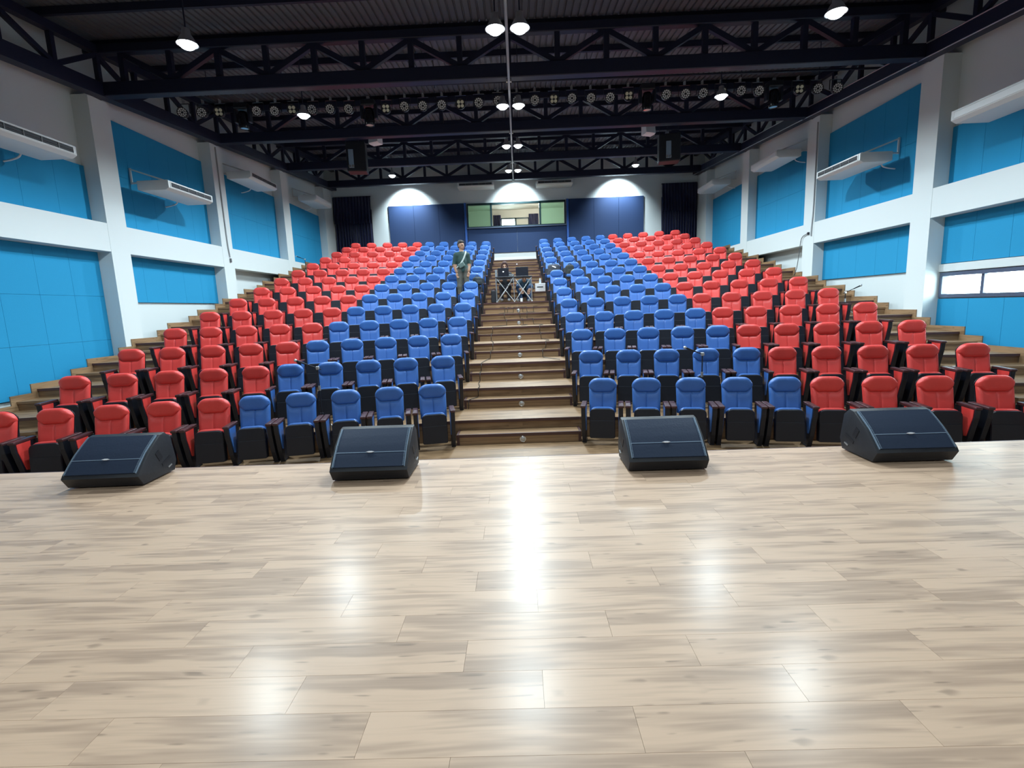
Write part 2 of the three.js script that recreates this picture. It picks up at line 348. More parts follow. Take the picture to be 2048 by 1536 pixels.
function pleats(w, h, n, depth, seed0 = 0) {
  const nu = n * 8, nv = 10, pos = [], uv = [], idx = [];
  for (let j = 0; j <= nv; j++) for (let i = 0; i <= nu; i++) {
    const u = i / nu, v = j / nv, ph = u * n * Math.PI * 2 + 0.5 * Math.sin(u * 17 + seed0) + 0.25 * Math.sin(v * 5 + u * 9);
    pos.push((u - 0.5) * w, v * h, Math.sin(ph) * depth * (1 - 0.45 * v) + depth + 0.015 * Math.sin(v * 6 + u * 11)); uv.push(u * w, v * h);
    if (i < nu && j < nv) { const a = j * (nu + 1) + i; idx.push(a, a + 1, a + nu + 2, a, a + nu + 2, a + nu + 1); }
  }
  const g = new THREE.BufferGeometry(); g.setAttribute('position', new THREE.Float32BufferAttribute(pos, 3)); g.setAttribute('uv', new THREE.Float32BufferAttribute(uv, 2)); g.setIndex(idx); g.computeVertexNormals();
  return g;
}
[[XL + 0.03, -6.16, 'black-navy door curtain at the wall without windows'], [6.23, XR - 0.03, 'black-navy door curtain at the wall with the bright window']].forEach(([a, b, label], i) => {
  const t = thing('door_curtain', label, 'curtain', [(a + b) / 2, 13 * RISE + 0.02, ZBACK + 0.03], 0, 'curtains over the rear doors');
  mesh('drape', pleats(b - a, 2.5, 13, 0.055, i * 3), M.curtain, t);
  const v = mesh('valance', pleats(b - a, 1.1, 12, 0.045, i * 5 + 2), M.curtain, t); v.position.set(0, 1.92, 0.09);
  mesh('rail', bx(b - a, 0.04, 0.05, 0, 3.03, 0.06), M.steel, t);
});
{ // wall behind the stage, not in view
  const w = structure('wall_front', 'plain wall behind the stage');
  mesh('wall_plaster', span(XL - RECESS, XR + RECESS, -0.1, 7, ZREAR, ZREAR + 0.2), M.white, w);
}

// ------------------------------------------------------------------ roof: deck, purlins, trusses
{
  const c = structure('ceiling', 'ribbed grey metal roof deck on dark purlins');
  const rise = (z) => deckY(z), za = ZREAR + 0.2, zb = ZBACK - 0.3, pos = [], idx = [], pitch = 0.13;
  const xs = [], x0 = XL - RECESS - 0.2, x1 = XR + RECESS + 0.2;
  for (let x = x0; x < x1; x += pitch) xs.push([x, 0], [x + 0.085, 0], [x + 0.095, 0.028], [x + 0.12, 0.028]);
  xs.forEach(([x, dy]) => { for (const z of [za, zb]) pos.push(x, rise(z) + dy, z); });
  for (let i = 0; i < xs.length - 1; i++) { const a = i * 2; idx.push(a, a + 2, a + 1, a + 1, a + 2, a + 3); }
  const g = new THREE.BufferGeometry(); g.setAttribute('position', new THREE.Float32BufferAttribute(pos, 3)); g.setAttribute('uv', new THREE.Float32BufferAttribute(new Float32Array(pos.length / 3 * 2), 2)); g.setIndex(idx);
  const deck = g.toNonIndexed(); deck.computeVertexNormals();
  mesh('roof_deck', deck, M.deck, c);
  const top = slab([[x0, za], [x1, za], [x1, zb], [x0, zb]], 0, 0.1); top.applyMatrix4(new THREE.Matrix4().makeShear(0, 0, 0, 0, 0, 0)); 
  const p = top.attributes.position; for (let i = 0; i < p.count; i++) p.setY(i, p.getY(i) + rise(p.getZ(i)) + 0.06); top.computeVertexNormals();
  mesh('roof_insulation', top, M.steel, c);
  const pg = new THREE.BoxGeometry(XR - XL + 0.5, 0.12, 0.06);
  for (let z = 4.9; z > ZBACK; z -= 1.26) { const m = mesh('purlin', pg, M.steel, c); m.position.set((XL + XR) / 2, rise(z) - 0.07, z); }
}
const webA = (h) => new THREE.BoxGeometry(0.095, h, 0.09);
function crossTruss(z, label) {
  const y = chordTop(z), web = 0.5, t = thing('roof_truss', label, 'truss', [0, y, z], 0, 'dark steel roof trusses across the hall');
  const W = XR - XL + 0.2, xm = (XL + XR) / 2;
  mesh('bottom_chord', rb(W, 0.25, 0.2, 0.02, xm, -0.125, 0, 0, 0, 0, 1), M.steel, t);
  mesh('top_chord', rb(W, 0.16, 0.16, 0.02, xm, web + 0.08, 0, 0, 0, 0, 1), M.steel, t);
  const vg = webA(web + 0.02), dl = Math.hypot(0.9, web);
  const dg = [bar([0, 0, 0], [0.9, web, 0], 0.085, 0.095), bar([0, web, 0], [0.9, 0, 0], 0.085, 0.095)];
  for (let i = -8; i <= 8; i++) { const m = mesh('vertical', vg, M.steel, t); m.position.set(i * 0.9 - 0.02, web / 2, 0); }
  for (let i = -8; i < 8; i++) { const m = mesh('diagonal', dg[(i + 1) & 1], M.steel, t); m.position.set(i * 0.9 - 0.02, 0, 0); }
}
[[-10, 'dark steel roof truss just before the row of stage lights'], [-13.75, 'dark steel roof truss with black hanging boxes below it'], [-17.6, 'dark steel roof truss, second from the back wall'], [-21.3, 'dark steel roof truss against the back wall'], [-6.2, 'dark steel roof truss over the front seats'], [-2.4, 'dark steel roof truss over the stage']].forEach((a) => crossTruss(...a));
for (const s of [-1, 1]) {
  const X = s < 0 ? XL + 0.12 : XR - 0.12;
  const t = thing('eaves_truss', s < 0 ? 'dark steel edge truss along the windowless side wall' : 'dark steel edge truss along the side wall with the window', 'truss', [X, 0, 0], 0, 'edge trusses along the side walls');
  const z0 = ZREAR, z1 = ZBACK + 0.1, yc = (z) => chordTop(z);
  mesh('bottom_chord', bar([0, yc(z0) - 0.13, z0], [0, yc(z1) - 0.13, z1], 0.2, 0.24), M.steel, t);
  mesh('top_chord', bar([0, yc(z0) + 0.58, z0], [0, yc(z1) + 0.58, z1], 0.14, 0.14), M.steel, t);
  for (const [dy, w] of [[-0.005, 0.022], [-0.245, 0.022]]) if (s > 0) mesh('edge_pipe', rod([-0.105, yc(z0) + dy, z0], [-0.105, yc(z1) + dy, z1], 0.012), M.silver, t);
  for (let i = 0, z = -6.2; z > -21.2; i++, z -= 0.94) {
    mesh('vertical', bar([0, yc(z), z], [0, yc(z) + 0.5, z], 0.08, 0.08), M.steel, t);
    mesh('diagonal', i & 1 ? bar([0, yc(z), z], [0, yc(z - 0.94) + 0.5, z - 0.94], 0.07, 0.08) : bar([0, yc(z) + 0.5, z], [0, yc(z - 0.94), z - 0.94], 0.07, 0.08), M.steel, t);
  }
}
// conduit down the middle of the roof
{
  const t = thing('cable_conduit', 'long grey conduit under the trusses along the middle of the roof', 'conduit', [0, 0, 0]);
  const pts = []; for (let z = -3; z >= -21.6; z -= 0.6) pts.push([-0.03, chordTop(z) - 0.29 + 0.01 * Math.sin(z * 2), z]);
  mesh('pipe', tube(pts, 0.022, 60, 8), M.conduit, t);
  for (const z of [-6.2, -10, -13.75, -17.6, -21.3]) mesh('clip', bx(0.1, 0.05, 0.05, -0.03, chordTop(z) - 0.27, z), M.silver, t);
}

// ------------------------------------------------------------------ hall lamps
const bell = new THREE.LatheGeometry([[0.02, 0.2], [0.05, 0.19], [0.055, 0.12], [0.075, 0.1], [0.13, 0.0], [0.135, -0.005], [0.125, 0.0], [0.07, 0.095], [0.0, 0.1]].map((p) => new THREE.Vector2(...p)), 28);
const glow = T(new THREE.SphereGeometry(0.105, 20, 10, 0, Math.PI * 2, 0, Math.PI / 2).scale(1, 0.75, 1), 0, 0.01, 0, Math.PI);
function hallLamp(x, y, z, label, tilt = 0, power = 1, angle = 1.4) {
  const t = thing('hall_lamp', label, 'lamp', [x, y, z], 0, 'bright hall lamps under the roof');
  const head = mesh('housing', bell, M.silver, t); head.rotation.x = tilt;
  mesh('glowing_dome', glow, M.lamp, t).rotation.x = tilt;
  mesh('hanger', rod([0, 0.19, 0], [0, deckY(z) - y - 0.02, 0], 0.01, 6), M.steel, t);
  const l = new THREE.SpotLight(LAMP_COLOR, LAMP * power, 0, angle, 0.3, 2);
  l.position.set(0, -0.1, tilt ? -0.06 : 0); l.castShadow = true; l.shadow.radius = 5; l.shadow.mapSize.set(1024, 1024);
  l.target.position.set(0, -4, Math.tan(-tilt) * -4 * -1);
  t.add(l); t.add(l.target);
}
const rows = [[0.3, 4.85, 0.3, 'over the stage'], [-3.5, 5.2, 0.12, 'over the stage edge'], [-7.3, 5.55, 0.85, 'in the lamp row nearest the stage'], [-11.1, 6.0, 1, 'in the lamp row at the stage lights'], [-14.9, 6.36, 1, 'behind the black hanging boxes'], [-18.7, 6.68, 1, 'in the lamp row nearest the back wall']];
for (const [z, y, power, where] of rows) {
  for (const x of [-0.18, 0.15]) hallLamp(x, y, z, 'paired bright lamp ' + where + (x < 0 ? ', windowless side of conduit' : ', window side of conduit'), 0, 0.6 * power);
  for (const x of [-4.35, 4.33]) hallLamp(x, y, z, 'single bright lamp ' + where + (x < 0 ? ', windowless side' : ', window side'), 0, power);
}
// wall washers under the rear truss
for (const [px, py, where] of [[808, 369, 'above the navy panel at the windowless side'], [1030, 357, 'above the control room window'], [1243, 349, 'above the navy panel at the window side']]) {
  const p = atZ(px, py, -21.45), t = thing('wall_washer', 'small spotlight lighting the back wall ' + where, 'lamp', [p.x, p.y, p.z], 0, 'spotlights on the back wall');
  mesh('housing', T(new THREE.LatheGeometry([[0, 0.09], [0.05, 0.09], [0.06, 0.0], [0.055, 0.0], [0.045, 0.07], [0, 0.07]].map((q) => new THREE.Vector2(...q)), 18), 0, 0, 0, 0.7), M.steel, t);
  mesh('glowing_face', T(new THREE.CylinderGeometry(0.05, 0.05, 0.01, 18), 0, 0, 0, 0.7), M.lamp, t);
  mesh('stem', rod([0, 0.08, 0.04], [0, 0.16, 0.06], 0.012, 6), M.steel, t);
  const l = new THREE.SpotLight(LAMP_COLOR, LAMP * 0.75, 0, 0.98, 0.6, 2); l.position.set(0, -0.03, -0.025); l.castShadow = true; l.shadow.radius = 2; l.target.position.set(0, -1, -0.85); t.add(l, l.target);
}

// ------------------------------------------------------------------ stage lights on a bar
const par = (() => {
  const body = new THREE.LatheGeometry([[0, -0.2], [0.06, -0.2], [0.085, -0.16], [0.1, -0.05], [0.105, 0.02], [0.098, 0.025], [0.094, 0.0], [0, 0.0]].map((p) => new THREE.Vector2(...p)), 20).rotateX(Math.PI / 2);
  const led18 = [], led4 = [], dot = (r, x, y) => T(new THREE.CylinderGeometry(r, r, 0.01, 10), x, y, 0.006, Math.PI / 2);
  for (let i = 0; i < 12; i++) led18.push(dot(0.016, 0.074 * Math.cos(i * Math.PI / 6), 0.074 * Math.sin(i * Math.PI / 6)));
  for (let i = 0; i < 6; i++) led18.push(dot(0.015, 0.038 * Math.cos(i * Math.PI / 3), 0.038 * Math.sin(i * Math.PI / 3)));
  for (const [a, b] of [[-1, -1], [1, -1], [-1, 1], [1, 1]]) led4.push(dot(0.034, a * 0.038, b * 0.038));
  const yoke = join([bar([-0.12, 0, -0.08], [-0.12, 0.2, -0.08], 0.006, 0.03), bar([0.12, 0, -0.08], [0.12, 0.2, -0.08], 0.006, 0.03), bx(0.246, 0.006, 0.03, 0, 0.2, -0.08)]);
  const clamp = join([rb(0.05, 0.07, 0.04, 0.008, 0, 0.24, -0.08, 0, 0, 0, 1), cyl(0.012, 0.012, 0.05, 0, 0.27, -0.05, Math.PI / 2)]);
  return { body, led18, led4, yoke, clamp };
})();
const ZL = -11.6;
{
  const pts18 = [[364.6, 225], [403.6, 225], [513.3, 222], [549, 222], [624, 219], [660, 218], [697, 218], [808.7, 212.8], [845.6, 211.8], [883.5, 209.7], [957.4, 205], [996, 201.5], [1034, 201.5], [1069.8, 200], [1144, 196.4], [1182, 196], [1220.4, 194.7], [1333, 188.8], [1371, 187.6], [1406.6, 186], [1482.5, 181.4], [1518.4, 181.4], [1636, 177], [1675, 176]];
  const pts4 = [[437.8, 224], [584, 219], [771.8, 217], [921, 208], [1107.6, 198.4], [1257.5, 191.3], [1444, 184], [1599, 178]];
  const heads = [[482.5, 231], [736, 224], [1296, 193], [1551, 187]];
  const all = [...pts18.map((p) => [p, 18]), ...pts4.map((p) => [p, 4]), ...heads.map((p) => [p, 0])].sort((a, b) => a[0][0] - b[0][0]);
  let n = 0; const count = { 18: 0, 4: 0, 0: 0 };
  for (const [[px, py], kind] of all) {
    const p = atZ(px, py, ZL + 0.1), turn = -p.x * 0.035;
    n = ++count[kind];
    if (kind) {
      const t = thing(kind === 18 ? 'stage_par_light' : 'stage_blinder_light', ordinal(n) + (kind === 18 ? ' ring-lens stage light' : ' four-lens stage light') + ' on the bar, counted from the windowless wall', 'stage light', [p.x, p.y, p.z], 0, kind === 18 ? 'ring-lens stage lights on the bar' : 'four-lens stage lights on the bar');
      const b = mesh('body', par.body, M.black, t); b.rotation.set(0.18, turn, 0);
      for (const g of kind === 18 ? par.led18 : par.led4) mesh('lens', g, kind === 18 ? M.led : M.warmLed, b);
      mesh('yoke', par.yoke, M.black, t); mesh('clamp', par.clamp, M.silver, t);
    } else {
      const t = thing('moving_head_light', ordinal(n) + ' black moving-head light on the bar, counted from the windowless wall', 'stage light', [p.x, p.y, p.z], 0, 'moving-head lights on the bar');
      mesh('base', rb(0.3, 0.12, 0.24, 0.02, 0, 0.2, -0.08, 0, 0, 0, 1), M.black, t);
      mesh('yoke_arm', join([rb(0.06, 0.3, 0.14, 0.02, -0.15, 0.02, -0.08, 0, 0, 0, 1), rb(0.06, 0.3, 0.14, 0.02, 0.15, 0.02, -0.08, 0, 0, 0, 1)]), M.plastic, t);
      const h = mesh('head', T(new THREE.LatheGeometry([[0, 0.14], [0.08, 0.13], [0.105, 0.05], [0.11, -0.12], [0.095, -0.22], [0.085, -0.22], [0.085, -0.2], [0, -0.2]].map((q) => new THREE.Vector2(...q)), 20), 0, -0.03, -0.08), std(lin(0.01, 0.011, 0.016), 0.15), t);
      mesh('front_lens', cyl(0.08, 0.08, 0.01, 0, -0.235, -0.08), M.lens, h);
      mesh('clamp', bx(0.06, 0.08, 0.05, 0, 0.3, -0.08), M.silver, t);
    }
  }
  const a = atZ(345, 218, ZL), b = atZ(1870, 162, ZL);
  const t = thing('lighting_bar', 'black pipe carrying the row of stage lights', 'light bar', [0, 0, 0]);
  mesh('pipe', rod([a.x, a.y + 0.3, ZL], [b.x, b.y + 0.3, ZL], 0.024, 10), M.steel, t);
  for (let x = -6.6; x < 7; x += 1.65) mesh('hanger', rod([x, a.y + 0.22 + (x - a.x) * (b.y - a.y) / (b.x - a.x), ZL], [x, deckY(ZL) - 0.1, ZL], 0.008, 6), M.steel, t);
}
// black hanging boxes and small white boxes below the second truss
for (const s of [-1, 1]) {
  const a = s < 0 ? atZ(687, 281, -14.0) : atZ(1320, 265, -14.0), b = s < 0 ? atZ(732, 343, -14.0) : atZ(1364, 322, -14.0);
  const w = b.x - a.x, h = a.y - b.y;
  const t = thing('hanging_speaker', 'black hanging loudspeaker box with silver plate, ' + (s < 0 ? 'windowless wall side' : 'window wall side'), 'loudspeaker', [(a.x + b.x) / 2, b.y, -14.2], s * -0.15, 'black boxes hanging under the trusses');
  mesh('cabinet', rb(w * 0.95, h * 0.95, 0.4, 0.03, 0, h / 2, 0), M.black, t);
  mesh('silver_plate', rb(0.13, h * 0.58, 0.03, 0.008, s * 0.05 - 0.08, h * 0.42, 0.205, 0, 0, 0, 1), M.trim, t);
  mesh('badge', join([cyl(0.035, 0.035, 0.02, s * 0.05 - 0.12, h * 0.18, 0.22, Math.PI / 2), cyl(0.035, 0.035, 0.02, s * 0.05 - 0.04, h * 0.18, 0.22, Math.PI / 2)]), M.chrome, t);
  const top = deckY(-14.2) - b.y;
  mesh('hanging_wire', join([rod([-w / 2 + 0.05, h * 0.95, 0], [-w / 2 + 0.05, top, 0], 0.008, 6), rod([w / 2 - 0.05, h * 0.95, 0], [w / 2 - 0.05, top, 0], 0.008, 6)]), M.steel, t);
  const p = s < 0 ? atZ(750.5, 279, -14.9) : atZ(1297, 260, -14.9);
  const q = thing('white_ceiling_box', 'small white wedge-shaped box hung under the roof, ' + (s < 0 ? 'windowless wall side' : 'window wall side'), 'speaker', [p.x, p.y - 0.13, p.z], s * 0.4, 'small white boxes under the roof');
  mesh('box', toCreasedNormals(prismX([[0.12, 0.03], [0.09, 0.25], [-0.12, 0.25], [-0.12, 0], [0.05, 0]], -0.16, 0.16, 0.01), 0.5), M.whitePlastic, q);
  mesh('bracket', rod([0, 0.25, 0], [0, deckY(p.z) - p.y + 0.1, 0], 0.012, 6), M.steel, q);
}

// ------------------------------------------------------------------ air conditioners
const acGeo = (() => {                         // local: length along x, blowing towards +z
  const L = 1.5, body = toCreasedNormals(prismX([[0, 0.02], [0, 0.20], [0.62, 0.2], [0.66, 0.185], [0.66, 0.045], [0.58, 0.0], [0.06, 0.0]], -L / 2, L / 2, 0.012), 0.5);
  const slot = bx(L - 0.14, 0.088, 0.02, 0, 0.113, 0.653);
  const rim = join([bx(L - 0.1, 0.012, 0.03, 0, 0.163, 0.655), bx(L - 0.1, 0.012, 0.03, 0, 0.063, 0.655), bx(0.02, 0.09, 0.03, -L / 2 + 0.06, 0.115, 0.655), bx(0.02, 0.09, 0.03, L / 2 - 0.06, 0.115, 0.655)]);
  const flap = bx(L - 0.15, 0.006, 0.03, 0, 0.118, 0.66, 0.5), fin = bx(0.016, 0.08, 0.02, 0, 0.113, 0.662);
  const cover = bx(L - 0.14, 0.084, 0.012, 0, 0.113, 0.662);
  const bracket = [-1, 1].map((s) => join([bar([s * 0.5, 0.22, 0.5], [s * 0.5, 0.22, -0.28], 0.03, 0.03), bar([s * 0.5, 0.22, 0.5], [s * 0.5, 0.5, -0.28], 0.03, 0.03), bar([s * 0.5, 0.2, -0.28], [s * 0.5, 0.52, -0.28], 0.03, 0.03)]));
  const drain = tube([[0.45, 0.03, 0.02], [0.45, -0.02, -0.02], [0.45, -0.06, -0.14], [0.45, -0.08, -0.28]], 0.014, 12);
  return { body, slot, rim, flap, fin, cover, bracket, drain };
})();
function aircon(label, x, y, z, turn, open = true, bracket = true) {
  const t = thing('air_conditioner', label, 'air conditioner', [x, y, z], turn, 'white suspended air conditioners');
  const b = mesh('casing', acGeo.body, M.aircon, t);
  mesh('outlet_rim', acGeo.rim, M.aircon, t);
  if (open) {
    mesh('outlet', acGeo.slot, M.slot, t);
    mesh('louvre', acGeo.flap, M.louvre, t);
    for (const fx of [-0.42, -0.14, 0.14, 0.42]) { const f = mesh('fin', acGeo.fin, M.louvre, t); f.position.x = fx; }
  } else mesh('closed_flap', acGeo.cover, M.aircon, t);
  if (bracket) { for (const g of acGeo.bracket) mesh('bracket', g, M.aircon, t); mesh('drain_pipe', acGeo.drain, M.whitePlastic, t); }
}
{
  const bay = ['beside the stage end of the hall', 'in the second wall bay from the stage', 'in the third wall bay from the stage', 'in the rearmost wall bay'];
  const zL = [-7.75, -11.4, -14.8, -19.3], yL = [4.53, 4.53, 5.58, 5.92];
  for (let i = 0; i < 4; i++) {
    aircon('white suspended air conditioner on the windowless wall, ' + bay[i], XL + 0.04, yL[i], zL[i], Math.PI / 2, i < 3);
    aircon('white suspended air conditioner on the window wall, ' + bay[i], XR - 0.04, yL[i] - 0.02, zL[i] - 0.15, -Math.PI / 2, i === 1);
  }
  aircon('white air conditioner on the back wall, windowless wall side of the control window', -1.6, 6.84, ZBACK + 0.02, 0, true, false);
  aircon('white air conditioner on the back wall, window wall side of the control window', 1.67, 6.80, ZBACK + 0.02, 0, true, false);
}
// wall cables
{
  const a = thing('wall_cable', 'grey cable running down the second column of the windowless wall', 'cable', [0, 0, 0]);
  mesh('cable_run', tube([[XL + 0.015, 6.3, -13.72], [XL + 0.015, 5.5, -13.73], [XL + 0.015, 4.5, -13.74], [XL + 0.015, 3.8, -13.76], [XL + 0.015, 3.5, -13.8]], 0.018, 30), M.conduit, a);
  mesh('end_socket', bx(0.03, 0.1, 0.05, XL + 0.02, 3.42, -13.81), M.louvre, a);
  const b = thing('wall_cable', 'grey cable with a plug hanging on the second column of the window wall', 'cable', [0, 0, 0]);
  mesh('cable_run', tube([[XR - 0.015, 6.2, -13.55], [XR - 0.015, 5, -13.55], [XR - 0.015, 4, -13.56], [XR - 0.015, 3.55, -13.6], [XR - 0.015, 3.42, -13.6]], 0.018, 30), M.conduit, b);
  mesh('plug', bx(0.04, 0.06, 0.05, XR - 0.02, 3.5, -13.72), M.plastic, b);
  mesh('hanging_lead', tube([[XR - 0.03, 3.5, -13.74], [XR - 0.03, 3.42, -14.0], [XR - 0.03, 3.0, -14.1], [XR - 0.03, 2.6, -14.2], [XR - 0.03, 2.3, -14.45], [XR - 0.03, 2.12, -14.6]], 0.01, 30), M.louvre, b);
}

// ------------------------------------------------------------------ seats
const seatGeo = (() => {
  // backrest cushion: curved front with a smile-shaped seam and a middle seam; local +z faces the stage
  const H0 = 0.40, H1 = 0.865, hw = 0.192, rc = 0.118;
  const us = [-1, -0.985, -0.95, -0.86, -0.74, -0.6, -0.45, -0.3, -0.15, -0.04, -0.014, 0.014, 0.04, 0.15, 0.3, 0.45, 0.6, 0.74, 0.86, 0.95, 0.985, 1];
  const vs = [0, 0.1, 0.25, 0.4, 0.48, 0.53, 0.55, 0.57, 0.61, 0.68, 0.78, 0.87, 0.93, 0.97, 0.99, 1];
  const grid = (front) => {
    const pos = [], uv = [], idx = [];
    for (const v of vs) for (const u of us) {
      const ax = Math.abs(u) * hw, yt = H1 - rc * (1 - Math.sqrt(Math.max(0, 1 - Math.max(0, (ax - (hw - rc)) / rc) ** 2))) - 0.006 * u * u;
      const yg = H1 - 0.195 + 0.062 * sm(0.55, 0.98, Math.abs(u));
      const y = v < 0.55 ? mix(H0, Math.min(yg, yt - 0.01), v / 0.55) : mix(Math.min(yg, yt - 0.01), yt, (v - 0.55) / 0.45);
      const x = u * (hw - 0.012 * (1 - v));
      const e = clamp(Math.min((1 - Math.abs(u)) * hw, yt - y) / 0.032), edge = Math.sqrt(1 - (1 - e) ** 2);
      let th = 0.052, base = 0.095 - 0.25 * (y - H0);
      if (v > 0.55) { const q = (y - yg) / (yt - yg + 1e-6); base = 0.095 - 0.25 * (yg - H0) + 0.13 * (y - yg) * (1 - 0.6 * q); th = 0.054; }
      th += 0.012 * u * u;                                   // side bolsters
      const groove = Math.exp(-(((v - 0.55) / 0.02) ** 2)) * 0.028 * (1 - 0.55 * sm(0.8, 1, Math.abs(u))) + (v < 0.55 ? Math.exp(-((u / 0.03) ** 2)) * 0.012 : 0);
      const z = front ? base + (th - groove) * edge : base - 0.012 - 0.03 * edge;
      pos.push(x, y, z - 0.075); uv.push(x * 4, y * 4);
    }
    const n = us.length;
    for (let j = 0; j < vs.length - 1; j++) for (let i = 0; i < n - 1; i++) { const a = j * n + i; front ? idx.push(a, a + 1, a + n + 1, a, a + n + 1, a + n) : idx.push(a, a + n + 1, a + 1, a, a + n, a + n + 1); }
    const g = new THREE.BufferGeometry(); g.setAttribute('position', new THREE.Float32BufferAttribute(pos, 3)); g.setAttribute('uv', new THREE.Float32BufferAttribute(uv, 2)); g.setIndex(idx); g.computeVertexNormals();
    return g;
  };
  const backrest = grid(true), backShell = T(ext(roundedShape(0.34, 0.44, 0.09, 0.03), 0.02, 0.004), 0, 0.375, -0.062, -0.10);
  const rimShell = mergeGeometries([grid(false).toNonIndexed(), (backShell.index ? backShell.toNonIndexed() : backShell)].map((g) => { for (const k of Object.keys(g.attributes)) if (!['position', 'normal', 'uv'].includes(k)) g.deleteAttribute(k); return g; }));
  // seat tipped up: black pan in front, cushion behind it
  const pan = join([T(ext(roundedShape(0.335, 0.40, 0.075, 0.025), 0.09, 0.01), 0, 0, -0.06), T(ext(roundedShape(0.325, 0.235, 0.004, 0.02), 0.02, 0.003), 0, 0.006, 0.016)]);
  const cushion = ext(roundedShape(0.325, 0.36, 0.085, 0.03), 0.085, 0.02);
  cushion.translate(0, 0.056, -0.088);
  const arm = rb(0.072, 0.034, 0.36, 0.012, 0, 0.535, 0.17);
  const sidePanel = prismX([[-0.03, 0.52], [0.335, 0.52], [0.325, 0.42], [0.25, 0.16], [0.18, 0.02], [-0.04, 0.02], [-0.04, 0.2]], -0.027, 0.027, 0.006);
  const insert = prismX([[0.10, 0.515], [0.315, 0.515], [0.305, 0.42], [0.225, 0.19], [0.185, 0.18], [0.13, 0.35]], -0.004, 0.004);
  const foot = join([rb(0.06, 0.022, 0.2, 0.006, 0, 0.011, 0.07, 0, 0, 0, 1), cyl(0.012, 0.012, 0.02, 0, 0.025, 0.15, 0, 0, 0, 8)]);
  return { backrest, rimShell, pan, cushion, arm, sidePanel, insert, foot };
})();
function makeSeat(mat, arms, down = false) {
  const t = new THREE.Group();
  mesh('backrest', seatGeo.backrest, mat, t);
  mesh('back_shell', seatGeo.rimShell, M.plastic, t);
  const pan = mesh('seat_pan', seatGeo.pan, M.plastic, t);
  if (down) { pan.position.set(0, 0.40, 0.02); pan.rotation.set(Math.PI / 2, 0, 0); } else { pan.position.set(0, 0.085, 0.225); pan.rotation.x = -0.08; }
  mesh('seat_cushion', seatGeo.cushion, mat, pan);
  for (const s of arms) {
    const p = mesh('side_panel', seatGeo.sidePanel, M.plastic, t); p.position.x = s * 0.245;
    mesh('fabric_insert', seatGeo.insert, mat, p).position.x = -s * 0.030;
    mesh('armrest', seatGeo.arm, M.arm, t).position.x = s * 0.245;
    mesh('foot', seatGeo.foot, M.plastic, t).position.x = s * 0.245;
  }
  return t;
}
const OFF = [1.17, 1.74, 2.30, 2.86, 3.42, 3.90, 4.47, 5.05, 5.65, 6.24];
const ord = ['1st', '2nd', '3rd', '4th', '5th', '6th', '7th', '8th', '9th', '10th', '11th', '12th', '13th', '14th'];
const seatAt = (side, row, col) => [XC + side * OFF[col], row * RISE, -6.745 - ROW * row + SLOPE * (OFF[col] - OFF[0])];
{
  const proto = { b: makeSeat(M.blue, [-1, 1]), r: makeSeat(M.red, [-1, 1]), rl: makeSeat(M.red, [-1]), rr: makeSeat(M.red, [1]), bd: makeSeat(M.blue, [-1, 1], true) };
  for (const side of [-1, 1]) for (let row = 0; row < 14; row++) for (let col = 0; col < 10; col++) {
    const blue = col < 5, down = side > 0 && row === 8 && col < 2;
    const key = down ? 'bd' : blue ? 'b' : col === 5 ? (side < 0 ? 'rl' : 'rr') : 'r';
    const o = proto[key].clone(); o.name = numbered(blue ? 'blue_auditorium_seat' : 'red_auditorium_seat'); scene.add(o);
    const p = seatAt(side, row, col); o.position.set(...p); o.rotation.y = -side * Math.atan(SLOPE);
    tag(o, (blue ? 'blue' : 'red') + ' tip-up seat, ' + ord[col] + ' from middle stairs, ' + ord[row] + ' row from stage, ' + (side < 0 ? 'windowless wall side' : 'window wall side'), 'seat', (blue ? 'blue' : 'red') + ' padded auditorium seats');
  }
}

